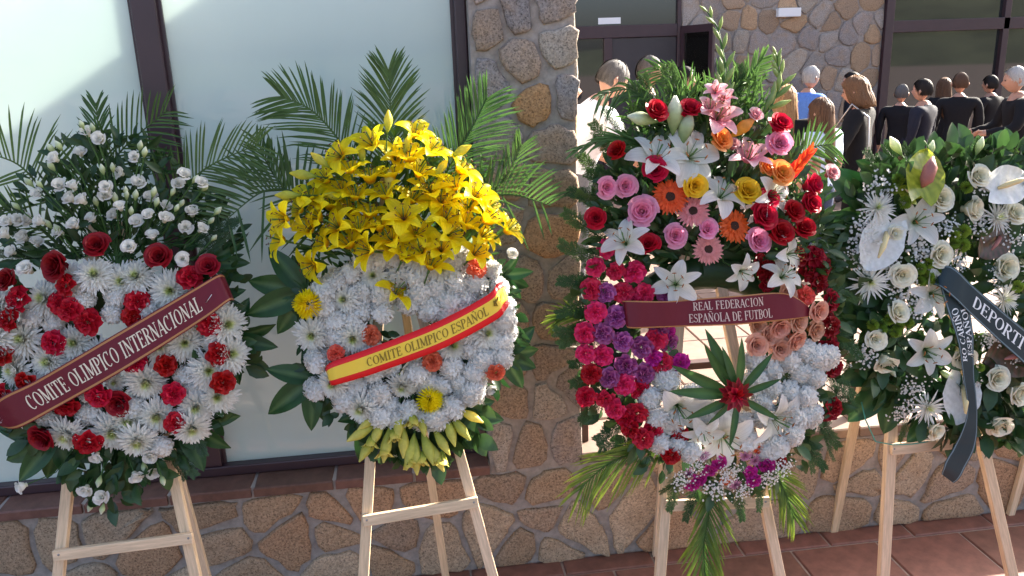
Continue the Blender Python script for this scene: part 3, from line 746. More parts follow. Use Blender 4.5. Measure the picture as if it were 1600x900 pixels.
def palm(w,pts,n=26,L=90,mat=None,ang=48,droop=.25,off0=-.03,wpx=1.3,up=None,a_tip=22,one=0):
    """feather palm frond; pts are (px,py,off) along the midrib from base to tip"""
    mat=mat or GREEN_P; b=MB(); P=[w.at(x,y,off0+(o[0] if o else 0)) for x,y,*o in pts]
    def cat(u):
        k=u*(len(P)-1); i=min(int(k),len(P)-2); f=k-i
        p0=P[max(i-1,0)];p1=P[i];p2=P[i+1];p3=P[min(i+2,len(P)-1)]
        return .5*((2*p1)+(p2-p0)*f+(2*p0-5*p1+4*p2-p3)*f*f+(3*p1-p0-3*p2+p3)*f**3)
    mid=[cat(i/20) for i in range(21)]; s=pxsize(P[0])
    b.tube(mid,[.0055*(1-.85*i/20)+.0006 for i in range(21)],5,0,0,False)
    r=w.r
    for i in range(n):
        u=.06+.93*i/n; p=cat(u); tg=(cat(min(1,u+.02))-cat(max(0,u-.02))).normalized()
        side=tg.cross(w.n).normalized(); nn=side.cross(tg).normalized()
        l=L*s*(.45+.55*math.sin(math.pi*min(1,.18+u*.72)))*(1-.45*max(0,u-.75)*2)
        for sg in (-1,1):
            if one and sg!=one and r.random()<.75: continue
            a=R(ang+(a_tip-ang)*u+r.uniform(-5,5)); ll=l*r.uniform(.85,1.08)
            d=(tg*math.cos(a)+side*sg*math.sin(a)+nn*r.uniform(.05,.3)).normalized()
            g=Vector((0,0,-1)); rows=[];ts=[]; wd=wpx*s*r.uniform(.8,1.15); perp=d.cross(nn).normalized()
            for k in range(6):
                v=k/5; q=p+d*ll*v+g*droop*ll*v*v*.6*r.uniform(.9,1.1)
                ww=wd*(.5+.8*math.sin(math.pi*min(1,.15+v*.8)))*(1 if k<5 else .1)
                rows.append([q-perp*ww+nn*ww*.6,q,q+perp*ww+nn*ww*.6]); ts.append([v]*3)
            b.grid(rows,ts)
    add('palm_frond',b.mesh('palm_frond',[mat]),w.root)
def inside(p,poly):
    x,y=p; c=False
    for i in range(len(poly)):
        (x1,y1),(x2,y2)=poly[i],poly[i-1]
        if (y1>y)!=(y2>y) and x<(x2-x1)*(y-y1)/(y2-y1)+x1: c=not c
    return c
def foliage(w,poly,n,Lpx,off=(-.05,.03),mat=None,asp=.32,center=None,name='foliage',hole=None,spread=.8):
    mat=mat or GREEN_D; b=MB(); r=w.r
    xs=[p[0] for p in poly]; ys=[p[1] for p in poly]; cx,cy=center or w.c; k=0
    while k<n:
        x,y=r.uniform(min(xs),max(xs)),r.uniform(min(ys),max(ys))
        if not inside((x,y),poly) or (hole and inside((x,y),hole)): continue
        k+=1; p=w.at(x,y,r.uniform(*off)); s=pxsize(p)*Lpx*r.uniform(.6,1.3)
        d=(pimgdir(x-cx,y-cy)*spread+Vector((r.gauss(0,.5),r.gauss(0,.4),r.gauss(0,.5)))+w.n*.3).normalized()
        nn=(w.n+Vector((r.gauss(0,.6),r.gauss(0,.3),r.gauss(0,.6)))); nn=(nn-d*nn.dot(d)).normalized(); sd=nn.cross(d)*s*asp; rows=[]
        for u,ww in ((0,.12),(.3,.85),(.6,.9),(.85,.5),(1,.04)):
            q=p+d*s*u-nn*s*.18*u*u; rows.append([q-sd*ww+nn*s*.1*ww,q,q+sd*ww+nn*s*.1*ww])
        t=r.random(); b.grid(rows,[[t]*3]*5)
    stuff(add(name,b.mesh(name,[mat]),w.root))
def ring_base(w,cx,cy,rx,ry_,minor,a0=0,a1=360,off=.0):
    off-=.035; minor*=.8
    b=MB(); rows=[]; n=40; s=pxsize(w.at(cx,cy)); closed=abs(a1-a0)>=360
    for i in range(n+1):
        a=R(a0+(a1-a0)*i/n); c=w.at(cx+rx*math.cos(a),cy+ry_*math.sin(a),off); d=(c-w.at(cx,cy,off)).normalized()
        rows.append([c+(d*math.cos(q*math.pi/5)+w.n*.7*math.sin(q*math.pi/5))*minor*s*(1+.12*noise.noise(c*30+Vector((q,0,0)))) for q in range(10)])
    b.grid(rows,[[.1]*10]*len(rows),0,True); add('moss_ring',b.mesh('moss_ring',[GREEN_D]),w.root)
def gyps(w,pts,rpx,off=.08):
    for q in pts:
        x,y=q[:2]; w.put('gypsophila_sprig',w.r.choice(lib('gyp',lambda:[gyp_mesh(i) for i in range(4)])),x,y,q[2] if len(q)>2 else rpx,off,.4,.2)
def ring_fill(w,col,cx,cy,rx,ry_,thick,n,rpx,occupied,fn,off=.055,minsep=.9):
    """pack more blooms of one kind into the ring between those already set"""
    pts=[]; tries=0; r=w.r
    while len(pts)<n and tries<6000:
        tries+=1; a=r.uniform(0,6.283); q=r.uniform(-1,1); f=thick*q
        x=cx+(rx+f)*math.cos(a); y=cy+(ry_+f)*math.sin(a)
        if all(math.hypot(x-ox,y-oy)>(rpx+orr)*minsep for ox,oy,orr in occupied): occupied.append((x,y,rpx)); pts.append((x,y))
    fn(pts)

# ------------------------------------------------------------------ lettering
TH,TN=.15,.06
def glyph(ch):
    S=[]; l=lambda x0,y0,x1,y1,w:S.append(('l',x0,y0,x1,y1,w)); sf=lambda x,y,w=.3:S.append(('l',x-w/2,y,x+w/2,y,TN))
    arc=lambda cx,cy,rx,ry_,a0,a1,wt=TH:S.append(('a',cx,cy,rx,ry_,a0,a1,wt))
    adv=.72
    base={'Ñ':'N','Ó':'O','Í':'I'}.get(ch,ch)
    if base=='C': arc(.36,.5,.28,.44,50,310); l(.55,.70,.57,.97,TN); adv=.72
    elif base=='O': arc(.38,.5,.29,.45,0,360); adv=.78
    elif base=='G': arc(.36,.5,.28,.44,50,310); l(.58,.1,.58,.45,TH*.8); sf(.56,.45); adv=.78
    elif base=='M':
        l(.14,.03,.14,.97,TN); l(.14,.97,.44,.1,TH); l(.44,.1,.74,.97,TN); l(.76,.03,.76,.97,TH); sf(.13,.03,.24);sf(.77,.03,.3);sf(.12,.97,.18);sf(.8,.97,.2); adv=.94
    elif base=='I': l(.2,.03,.2,.97,TH); sf(.2,.03);sf(.2,.97); adv=.42
    elif base=='T': l(.33,.03,.33,.97,TH); l(.03,.95,.63,.95,TN*1.1); l(.04,.95,.04,.76,TN); l(.62,.95,.62,.76,TN); sf(.33,.03); adv=.68
    elif base=='E':
        l(.16,.03,.16,.97,TH); l(.06,.96,.54,.96,TN*1.1); l(.06,.04,.57,.04,TN*1.1); l(.16,.52,.44,.52,TN); l(.54,.96,.54,.78,TN); l(.57,.04,.57,.24,TN); l(.44,.62,.44,.42,TN); adv=.66
    elif base=='F':
        l(.16,.03,.16,.97,TH); l(.06,.96,.54,.96,TN*1.1); l(.16,.52,.44,.52,TN); l(.54,.96,.54,.78,TN); l(.44,.62,.44,.42,TN); sf(.16,.03); adv=.62
    elif base=='L': l(.16,.03,.16,.97,TH); l(.06,.04,.55,.04,TN*1.1); l(.55,.04,.55,.26,TN); sf(.16,.97); adv=.62
    elif base in 'PRB':
        l(.16,.03,.16,.97,TH); sf(.16,.03); sf(.12,.97,.2); arc(.3,.73,.24,.235,-90,90,TH*.95); l(.16,.965,.3,.965,TN); l(.16,.495,.3,.495,TN); adv=.62
        if base=='R': l(.34,.49,.6,.04,TH*.9); l(.56,.04,.7,.04,TN); adv=.72
        if base=='B': arc(.32,.27,.26,.235,-90,90,TH*.95); l(.16,.035,.32,.035,TN); adv=.66
    elif base=='D': l(.16,.03,.16,.97,TH); arc(.28,.5,.34,.455,-90,90); l(.08,.96,.3,.96,TN); l(.08,.04,.3,.04,TN); adv=.72
    elif base=='N': l(.14,.03,.14,.97,TN); l(.14,.95,.62,.06,TH); l(.62,.03,.62,.97,TN); sf(.14,.03,.24);sf(.62,.97,.24);sf(.1,.97,.16); adv=.78
    elif base=='A': l(.08,.03,.36,.97,TN); l(.36,.97,.64,.03,TH); l(.2,.34,.52,.34,TN); sf(.08,.03,.22);sf(.64,.03,.26); adv=.74
    elif base=='S': arc(.3,.74,.2,.21,30,250,TH*.7); arc(.3,.27,.22,.23,-150,70,TH*.7); l(.2,.57,.42,.45,TH); l(.47,.76,.48,.95,TN); l(.08,.24,.08,.06,TN); adv=.6
    elif base=='U': l(.14,.3,.14,.97,TH); l(.6,.3,.6,.97,TN); arc(.37,.3,.23,.26,180,360,TH*.6); sf(.14,.97);sf(.6,.97,.22); adv=.74
    elif base=='V': l(.06,.97,.34,.03,TH); l(.34,.03,.62,.97,TN); sf(.06,.97,.24);sf(.62,.97,.2); adv=.7
    elif ch==' ': adv=.36
    if ch=='Ñ': S.append(('l',.22,1.12,.38,1.18,.07)); S.append(('l',.38,1.18,.56,1.12,.07))
    if ch in 'ÓÍ': S.append(('l',.3 if ch=='Ó' else .18,1.08,.46 if ch=='Ó' else .34,1.24,.07))
    return S,adv
def glyph_mesh_points(ch):
    """quads in letter space"""
    S,adv=glyph(ch); Q=[]
    for g in S:
        if g[0]=='l':
            _,x0,y0,x1,y1,w=g; dx,dy=x1-x0,y1-y0; L=math.hypot(dx,dy); nx,ny=-dy/L*w/2,dx/L*w/2
            for k in range(2):
                a,c=k/2,(k+1)/2
                Q.append([(x0+dx*a+nx,y0+dy*a+ny),(x0+dx*a-nx,y0+dy*a-ny),(x0+dx*c-nx,y0+dy*c-ny),(x0+dx*c+nx,y0+dy*c+ny)])
        else:
            _,cx,cy,rx,ry_,a0,a1,wt=g; n=max(8,int(abs(a1-a0)/18)); pr=None
            for i in range(n+1):
                a=R(a0+(a1-a0)*i/n); w=TN+(wt-TN)*abs(math.cos(a))**1.3
                pi_=(cx+(rx-w/2)*math.cos(a),cy+(ry_-TN/2)*math.sin(a)); po=(cx+(rx+w/2)*math.cos(a),cy+(ry_+TN/2)*math.sin(a))
                if pr: Q.append([pr[0],pr[1],po,pi_])
                pr=(pi_,po)
    return Q,adv
class Ribbon:
    """band through rows of (top px, bottom px, off) on a wreath's frame"""
    def __init__(s,w,name,label,rows,stripes,mats,group='lettered mourning ribbons'):
        s.T=[w.at(*r_[0],r_[2]) for r_ in rows]; s.B=[w.at(*r_[1],r_[3] if len(r_)>3 else r_[2]) for r_ in rows]; s.w=w
        s.root=empty(name,(0,0,0)); s.root.location=sum(s.T+s.B,Vector())/(2*len(s.T)); tag(s.root,label,'ribbon',group)
        b=MB(); n=140; vs_=sorted(set([0,1]+[q for st in stripes for q in st[:2]])); pts=[]
        for i in range(n+1): pts.append([s.S(i/n,v) for v in vs_])
        g=len(b.v)
        for i in range(n+1):
            for p in pts[i]: b.vert(p)
        k=len(vs_)
        for i in range(n):
            for j in range(k-1):
                vm=(vs_[j]+vs_[j+1])/2; mi=0
                for st in stripes:
                    if st[0]<=vm<=st[1]: mi=st[2]
                b.face((i*k+j,i*k+j+1,(i+1)*k+j+1,(i+1)*k+j),mi)
        o=add('band',b.mesh('band',mats),s.root)
        md=o.modifiers.new('thick','SOLIDIFY'); md.thickness=.0012; md.offset=0
    def cat(s,P,u):
        k=u*(len(P)-1); i=min(int(k),len(P)-2); f=k-i
        p0=P[max(i-1,0)];p1=P[i];p2=P[i+1];p3=P[min(i+2,len(P)-1)]
        return .5*((2*p1)+(p2-p0)*f+(2*p0-5*p1+4*p2-p3)*f*f+(3*p1-p0-3*p2+p3)*f**3)
    def S(s,u,v,h=0):
        t=s.cat(s.T,u); q=s.cat(s.B,u); p=t+(q-t)*v
        f0,f1=(.007*noise.noise(Vector((u*7,k_*1.3,s.T[0].x*9)))+.0025*noise.noise(Vector((u*17,k_*2.5,4))) for k_ in (0,1))
        p=p+s.w.n*(f0+(f1-f0)*v)
        if h:
            e=.01; du=(s.cat(s.T,min(1,u+e))-s.cat(s.T,max(0,u-e))); nn=du.cross(t-q).normalized()
            if nn.dot(CL-p)<0: nn=-nn
            p=p+nn*h
        return p
    def u_at(s,px=None,py=None):
        best=(1e9,0)
        for i in range(401):
            p=s.S(i/400,.5)-CL; z=p.dot(FW); x=800+FPX*p.dot(RT)/z; y=450-FPX*p.dot(UP)/z
            e=abs(x-px) if px is not None else abs(y-py)
            if e<best[0]: best=(e,i/400)
        return best[1]
    def text(s,txt,u0,u1,v0,v1,mat):
        """letters spaced by true length along the band between u0 and u1"""
        N=120; cum=[0]
        for i in range(N): cum.append(cum[-1]+(s.S(u0+(u1-u0)*(i+1)/N,.5)-s.S(u0+(u1-u0)*i/N,.5)).length)
        def uof(f):
            L=f*cum[-1]; i=0
            while i<N-1 and cum[i+1]<L: i+=1
            g=(L-cum[i])/max(1e-9,cum[i+1]-cum[i]); return u0+(u1-u0)*(i+g)/N
        tot=sum(glyph_mesh_points(c)[1] for c in txt); x=0
        for c in txt:
            Q,adv=glyph_mesh_points(c)
            if Q:
                b=MB()
                for q in Q: b.face([b.vert(s.S(uof(min(1,max(0,(x+gx)/tot))),v1+(v0-v1)*gy,.0022)) for gx,gy in q])
                add('letter',b.mesh('letter',[mat],False),s.root)
            x+=adv
def satin(name,col,rough=.35):
    mt,nt,b,out=newmat(name); setin(b,'Base Color',(*col,1)); setin(b,'Roughness',rough); setin(b,'Specular IOR Level',.25)
    tc=nt.nodes.new('ShaderNodeNewGeometry'); nz=nt.nodes.new('ShaderNodeTexNoise'); nz.inputs['Scale'].default_value=22; nz.inputs['Detail'].default_value=3
    nt.links.new(tc.outputs['Position'],nz.inputs['Vector']); bp=nt.nodes.new('ShaderNodeBump'); bp.inputs['Strength'].default_value=.25; bp.inputs['Distance'].default_value=.006
    nt.links.new(nz.outputs[0],bp.inputs['Height']); nt.links.new(bp.outputs[0],b.inputs['Normal']); return mt
CRIM=satin('ribbon_crimson',(.115,.006,.016),.42); GOLD=satin('ribbon_gold',(.36,.16,.06),.4); LET=satin('letter_cream',(.66,.58,.45),.45)
SRED=satin('ribbon_red',(.62,.012,.015)); SYEL=satin('ribbon_yellow',(.74,.5,.05)); LGOLD=satin('letter_dark_gold',(.20,.13,.015),.5)
NAVY=satin('ribbon_navy',(.020,.034,.040),.45); GREYB=satin('ribbon_edge',(.12,.17,.19),.4); LETW=satin('letter_silver',(.72,.74,.74),.4); LPINK=satin('letter_pinkish',(.55,.40,.35),.5)

# ------------------------------------------------------------------ easels
def bar(b,a,c,w,d,up):
    ax=(c-a).normalized(); s=ax.cross(up).normalized(); u=s.cross(ax)
    g=[b.vert(p+s*(w/2*i)+u*(d/2*j)) for p in (a,c) for i,j in ((-1,-1),(1,-1),(1,1),(-1,1))]
    for q in ((0,1,2,3),(7,6,5,4),(0,4,5,1),(1,5,6,2),(2,6,7,3),(3,7,4,0)): b.face([g[i] for i in q])
def wood_bar(name,root,a,c,w,d,up):
    # own local frame so that the grain runs along the bar
    ax=(c-a).normalized(); M3=frame(ax,up); L=(c-a).length; b=MB(); b.box((-d/2,-w/2,0),(d/2,w/2,L))
    o=add(name,b.mesh(name,[WOOD],False),root,TRS(a,M3,1.0)); md=o.modifiers.new('bevel','BEVEL'); md.width=.003; md.segments=2
def easel(w,label,legs,cross,rear,apex_px,wpx=16,off=-.055):
    n=w.n; root=empty('easel',(0,0,0)); 
    pts=[]
    for (a,c) in legs:
        A=w.at(*a,off); B=w.at(*c,off); d=(B-A).normalized(); foot=A+d*((.005-A.z)/d.z); top=A+d*((w.top_z-A.z)/d.z); pts.append((top,foot))
    root.location=(pts[0][1]+pts[1][1])/2; root.location.z=0; tag(root,label,'easel','wooden easels holding the wreaths')
    ww=wpx*pxsize(pts[0][1])
    for t,f in pts: wood_bar('leg',root,f,t,ww,.03,n)
    for a,c in cross: wood_bar('crossbar',root,w.at(*a,off+.027),w.at(*c,off+.027),ww*1.05,.022,n)
    scm=lib('screw',lambda:plain_mat('screw_steel',(.30,.29,.28),.4,metal=.8))
    for a,c in cross:
        for q in (.035,.965):
            px_,py_=a[0]+(c[0]-a[0])*q,a[1]+(c[1]-a[1])*q; P0=w.at(px_,py_,off+.0375); sc_=MB(); sc_.tube([P0,P0+n*.0025],[.0045,.0035],8); add('screw',sc_.mesh('screw',[scm]),root)
    mid=(pts[0][0]+pts[1][0])/2
    for f in rear:
        F=onZ(*f[:2],.005) if len(f)==2 else Vector(f); T=mid-n*.05-Vector((0,0,.03)); T=T+(F-T)*.02
        wood_bar('leg',root,F,T,ww*.85,.026,n)
    return root

# ================================================================== wreath 1: red and white
w=Wreath('flower_wreath','red and white wreath topped with white lisianthus and palm fronds, crimson ribbon',-.50,1.2,11,(183,540),(183,700))
w.stem_to=(183,420); w.top_z=1.75
ring_base(w,183,555,125,100,46)
foliage(w,[(30,430),(0,330),(60,265),(120,205),(210,215),(270,255),(330,300),(380,380),(365,440),(180,400)],560,26,(-.09,.0),GREEN_D,.2,(183,470))
foliage(w,[(-20,440),(380,430),(395,560),(340,660),(180,710),(20,690),(-20,560)],420,30,(-.06,.03),GREEN_D,.3,hole=[(140,495),(235,480),(240,540),(150,560)])
foliage(w,[(100,690),(290,690),(270,740),(170,790),(120,750)],90,30,(-.03,.03),GREEN_D,.3,(183,600))
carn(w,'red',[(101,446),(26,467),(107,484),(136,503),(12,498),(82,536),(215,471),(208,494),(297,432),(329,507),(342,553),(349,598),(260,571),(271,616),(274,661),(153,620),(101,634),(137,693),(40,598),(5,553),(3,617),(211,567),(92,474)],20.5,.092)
mums(w,[(212,432),(266,454),(69,467),(35,530),(75,565),(23,579),(289,536),(355,507),(228,597),(245,651),(176,675),(104,680),(326,579),(361,553),(306,637),(116,536),(-5,480),(255,500),(60,610),(320,480),(200,655),(130,590),(160,560),(285,500),(-10,530),(50,630),(340,620),(250,540),(190,440),(110,440),(215,690),(300,670),(15,640)],36)
mums(w,[(147,429)],33,.07)
mums(w,[(179,598)],18,.06)
carn(w,'white',[(130,467),(179,463),(81,501),(49,493),(332,531),(289,588),(305,611),(136,649),(202,640),(228,487),(69,651),(136,614),(173,490),(310,470),(340,480),(250,700)],19,.055)
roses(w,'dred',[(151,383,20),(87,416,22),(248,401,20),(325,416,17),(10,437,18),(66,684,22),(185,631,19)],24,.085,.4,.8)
roses(w,'white',[(41,420,16),(202,387,16),(286,405,15)],15,.09,.5,.55)
lis=[(135,205),(155,217),(126,237),(83,247),(92,290),(113,289),(108,309),(127,311),(57,302),(28,343),(43,343),(10,345),(5,365),(142,340),(177,335),(165,292),(186,270),(210,245),(217,285),(235,308),(187,322),(231,335),(213,346),(259,321),(260,340),(237,367),(288,272),(279,287),(290,355),(58,378),(115,350),(17,392),(165,305),(90,362),(149,715),(32,761),(132,766),(158,777),(212,745),(239,739),(234,714),(316,357),(315,285),(35,370),(300,330),(60,345)]
for x,y in lis:
    o,p,ax,sc=w.put('lisianthus',pick('lis',lambda:[rose(M['white'],90+i,.75,11,True) for i in range(3)],w.r),x,y,w.r.uniform(14,17),.05+w.r.uniform(-.03,.04),.7,.35); w.stem(p-ax*.01,ax,.0018,(183,400) if y<500 else (183,640))
for x,y in [(128,195),(145,200),(80,232),(92,228),(80,260),(160,265),(176,262),(219,228),(226,238),(212,305),(198,305),(276,325),(284,318),(75,350),(90,358),(334,372),(45,285),(62,288),(150,315),(196,298),(240,300),(305,280),(320,293),(141,791),(160,795),(155,752),(254,750),(225,730),(245,316),(330,345),(340,330),(25,322),(180,310),(205,330),(270,300)]:
    bud(w,'bud',x,y,(x-183)*.4,-60 if y<500 else 60,w.r.uniform(15,20),.05,.3,True,1.25)
# leaves around it
compound_leaf(w,330,410,[(386,410),(372,378),(380,440),(345,375)],-.03)
compound_leaf(w,355,530,[(388,468),(430,512),(427,540),(405,576),(372,600)],-.04)
compound_leaf(w,285,655,[(372,655),(352,705),(318,735),(290,725),(345,630)],-.03)
compound_leaf(w,90,680,[(-10,668),(0,725),(28,752),(72,752),(108,752),(130,735)],-.03)
compound_leaf(w,200,690,[(170,755),(200,790),(232,760),(260,745)],-.02,.8)
compound_leaf(w,330,470,[(362,425),(378,452),(380,478)],-.05)
for a in [((290,650),(320,712)),((262,690),(306,745)),((268,700),(290,750)),((55,400),(-15,395)),((60,380),(-10,350)),((310,400),(362,362)),((300,380),(372,345))]: sprig(w,*a[0],*a[1],-.01,.02,GREEN_D)
palm(w,[(110,350),(70,300),(25,255),(-40,235)],30,120,ang=75,a_tip=55,one=1,off0=-.06)
palm(w,[(120,360),(150,300),(190,235),(262,172,.04)],30,100,ang=62,a_tip=30,off0=-.06)
palm(w,[(240,350),(280,300),(330,258),(405,225,.05)],30,95,ang=62,a_tip=28,off0=-.05)
palm(w,[(180,370),(160,290),(155,220),(150,160)],22,60,ang=50,off0=-.09)
palm(w,[(90,380),(40,340),(-10,325),(-60,330)],20,70,ang=55,off0=-.05)
w.finish(); w1=w
rb=Ribbon(w,'ribbon','crimson ribbon with cream capitals slanting across the red and white wreath',
   [((-22,652),(6,668),.05,.06),((0,622),(32,668),.115),((60,592),(92,636),.125),((180,522),(205,572),.13),((300,452),(318,500),.125),((338,430),(356,472),.115),((350,430),(366,470),.075)],
   [(0,1,0),(.03,.09,1),(.91,.97,1)],[CRIM,GOLD])
rb.text('COMITE OLIMPICO INTERNACIONAL',rb.u_at(44),rb.u_at(314),.26,.74,LET)
b=MB(); q=w.at(322,473,.128); q2=w.at(331,460,.128); b.tube([q,q2],.0012,5); add('staple',b.mesh('staple',[plain_mat('staple_metal',(.6,.6,.6),.3,metal=1)]),rb.root)
easel(w,'pine easel under the red and white wreath',[((110,727),(92,900)),((269,732),(306,900))],[((84,868),(302,840))],[(352,1010)],(190,300))

# ================================================================== wreath 2: white with yellow lilies
w=Wreath('flower_wreath','white carnation wreath topped with yellow lilies, red and yellow ribbon',-.50,1.2,11,(640,520),(640,660))
w.stem_to=(620,400); w.top_z=1.85
ring_base(w,640,525,108,92,42)
occ=[]
mm=[(537,468),(487,524),(551,529),(628,604),(708,540),(583,431),(564,639),(761,521),(770,480),(690,420),(520,600),(655,400)]
mums(w,mm,30,.07); occ+=[(x,y,24) for x,y in mm]
oc=[(524,553),(579,524),(676,565),(775,583),(746,419)]; carn(w,'coral',oc,17,.095); occ+=[(x,y,14) for x,y in oc]
ye=[(478,473,24),(672,628,22)]; poms(w,'yel',ye,24,.09); occ+=ye
ring_fill(w,'white',638,525,112,92,45,120,16,occ,lambda p:carn(w,'white',p,20.5,.062),minsep=.74)
for x,y in ((795,520),(790,480),(785,555),(500,480),(505,510),(500,560),(490,610),(700,640),(725,620),(745,600),(540,630),(580,640),(600,655),(780,450),(770,420),(730,400),(520,440)): carn(w,'white',[(x,y)],18,.04)
foliage(w,[(470,430),(790,400),(815,520),(770,630),(640,680),(520,650),(470,560)],420,24,(-.06,.03),GREEN_D,.3,hole=[(575,480),(660,465),(665,510),(590,530)])
foliage(w,[(480,420),(470,330),(520,250),(600,200),(680,230),(760,280),(790,370),(740,430),(560,430)],700,26,(-.08,.03),GREEN_L,.13,(620,460))
foliage(w,[(560,640),(760,630),(750,680),(680,720),(580,710)],120,32,(-.03,.02),GREEN_D,.32,(650,560))
yl=[(579,219),(650,204),(526,238),(545,258),(677,231),(621,241),(577,273),(506,277),(658,265),(726,260),(482,302),(648,304),(689,307),(746,302),(772,319),(543,321),(579,329),(438,343),(430,373),(491,336),(543,375),(570,390),(614,383),(653,358),(709,363),(765,339),(799,356),(746,392),(482,417),(675,409),(623,451),(501,378),(633,397),(606,368),(600,300),(700,335),(735,345),(560,350),(690,385),(520,350),(610,270),(555,300),(630,335),(670,290),(710,285),(590,350),(460,325),(480,355),(530,290),(700,310),(640,240),(730,320),(760,365),(515,315),(655,385)]
for i,(x,y) in enumerate(yl):
    f=w.r.uniform(.88,1.1)
    lily(w,'yel',x,y,35*f,.06+.05*w.r.random()+(.03 if y>330 else 0),1.5,.45,rec=w.r.choice((1.2,1.55,1.9)),spread=w.r.uniform(.6,1.0))
for x,y,dx,dy,L in [(606,190,2,-30,36),(474,273,-40,-5,42),(609,285,0,-30,44),(524,306,-20,-3,34),(721,236,25,-14,36),(500,250,-20,-16,36),(565,240,-5,-30,34),(636,225,10,-30,34),(450,305,-30,0,40),(470,350,-30,5,36),(690,262,14,-20,34)]: bud(w,'ybud' if L<44 else 'ylime',x,y,dx,dy,L,.08,.2)
for x,y,dx,dy,L in [(565,676,-30,16,52),(604,695,-6,34,56),(623,663,-2,34,52),(641,706,-8,34,58),(650,712,2,34,60),(668,700,12,34,56),(681,712,16,30,56),(703,673,10,30,52),(719,668,22,26,52),(735,650,30,14,46),(575,700,-20,30,50),(660,660,6,30,46),(590,676,-14,30,50),(690,690,18,28,50),(630,690,0,30,52),(575,660,-30,20,40)]:
    bud(w,'ylime',x,y,dx,dy,L,.07,.25,True,.8)
for x,y in ((645,655),(615,680),(660,715),(600,705),(690,715),(640,720),(580,690)): lily(w,'ylime',x,y,22,.08,axis=(pimgdir(w.r.uniform(-.2,.2),1)+w.n*.4).normalized(),rec=.8,spread=.45)
roses(w,'white',[(800,397,12),(767,608,12)],12,.05,.6,.55)
compound_leaf(w,478,455,[(420,390),(388,440),(386,492),(432,522),(455,400)],-.02,1.05)
compound_leaf(w,492,592,[(418,576),(414,646),(484,672),(470,540),(510,660)],-.02,1.05)
compound_leaf(w,785,430,[(832,425),(828,452),(808,402),(812,470)],-.03)
compound_leaf(w,785,555,[(836,512),(842,548),(818,606),(838,575)],-.01,1.1)
compound_leaf(w,590,640,[(540,690),(560,725),(530,655),(600,720)],-.03,1.1)
compound_leaf(w,700,640,[(785,655),(752,690),(718,715),(770,630)],-.03,1.1)
palm(w,[(590,330),(540,235),(490,175),(438,150)],38,95,ang=52,a_tip=30,off0=-.06,wpx=1.25)
palm(w,[(615,330),(612,230),(610,170),(607,108)],38,92,ang=46,a_tip=24,off0=-.07,wpx=1.25)
palm(w,[(660,340),(700,265),(735,205),(762,152)],38,95,ang=48,a_tip=28,off0=-.05,wpx=1.25,mat=GREEN_L)
palm(w,[(540,350),(465,302),(410,300),(352,345,.04)],30,105,ang=75,a_tip=60,one=1,off0=-.04,wpx=1.7)
palm(w,[(500,340),(450,300),(420,260),(400,215)],22,60,ang=60,off0=-.07)
palm(w,[(700,340),(755,310),(805,305),(862,322,.04)],26,85,ang=72,a_tip=50,off0=-.03,wpx=1.5,one=-1)
palm(w,[(720,340),(770,300),(800,262),(815,225)],18,60,ang=55,off0=-.05)
w.finish(); w2=w
rb=Ribbon(w,'ribbon','red and yellow striped ribbon slanting across the white wreath',
   [((508,576),(516,600),.08),((518,566),(526,601),.12),((575,545),(584,584),.13),((680,504),(690,545),.135),((760,462),(772,502),.12),((776,444),(790,484),.09),((786,440),(796,474),.055)],
   [(0,1,0),(.24,.76,1)],[SRED,SYEL])
rb.text('COMITE OLIMPICO ESPAÑOL',rb.u_at(573),rb.u_at(762),.33,.68,LGOLD)
sg=MB()
for k in range(7):
    a=R(30*k); p=rb.S(rb.u_at(774)+.012*math.cos(a*2),.50+.10*(k-3)/3,.003); sg.tube([p,p+pimgdir(math.cos(a)*.5,-1)*.018],[.0015,.003],4)
add('sprig_emblem',sg.mesh('sprig_emblem',[LGOLD]),rb.root)
easel(w,'pine easel under the white and yellow wreath',[((578,727),(568,900)),((720,716),(770,900))],[((567,814),(747,784))],[(700,925)],(640,300))

# ================================================================== wreath 3: many colours
w=Wreath('flower_wreath','large many-coloured wreath of roses, lilies and carnations with crimson ribbon',-.50,1.2,11,(1110,500),(1110,770))
w.stem_to=(1110,330); w.top_z=1.9
ring_base(w,1110,575,150,150,32,150,395,-.02); ring_base(w,1110,330,105,60,42,0,360,-.05)
foliage(w,[(940,430),(935,310),(975,230),(1040,185),(1180,175),(1240,240),(1290,310),(1300,430),(1110,400)],1200,27,(-.10,.06),GREEN_D,.22,(1110,420))
foliage(w,[(905,430),(1060,420),(1060,560),(1100,700),(1200,690),(1190,560),(1175,420),(1310,410),(1310,640),(1230,750),(1110,775),(1000,720),(915,620)],650,24,(-.05,.045),GREEN_D,.3)
foliage(w,[(970,200),(1010,150),(1060,135),(1175,120),(1200,190),(1100,230)],450,30,(-.06,.03),GREEN_L,.06,(1110,300))
carn(w,'hot',[(950,387),(930,417),(961,423),(991,424),(922,451),(975,457),(1007,459),(964,391),(1026,529),(941,556),(913,521),(1034,569),(930,488),(990,470)],18)
carn(w,'pur',[(946,457),(1041,457),(962,495),(941,521),(972,534),(1002,543),(978,572),(951,591),(1007,585),(1045,535),(1030,512)],18)
carn(w,'mag',[(1063,567),(1040,520),(1020,560)],17)
carn(w,'hot',[(925,452),(914,553),(975,601),(946,625),(994,647),(1005,687),(960,640)],18); carn(w,'red',[(923,585),(999,609),(978,655),(1021,673),(1063,681),(1050,711),(985,672),(915,620)],18)
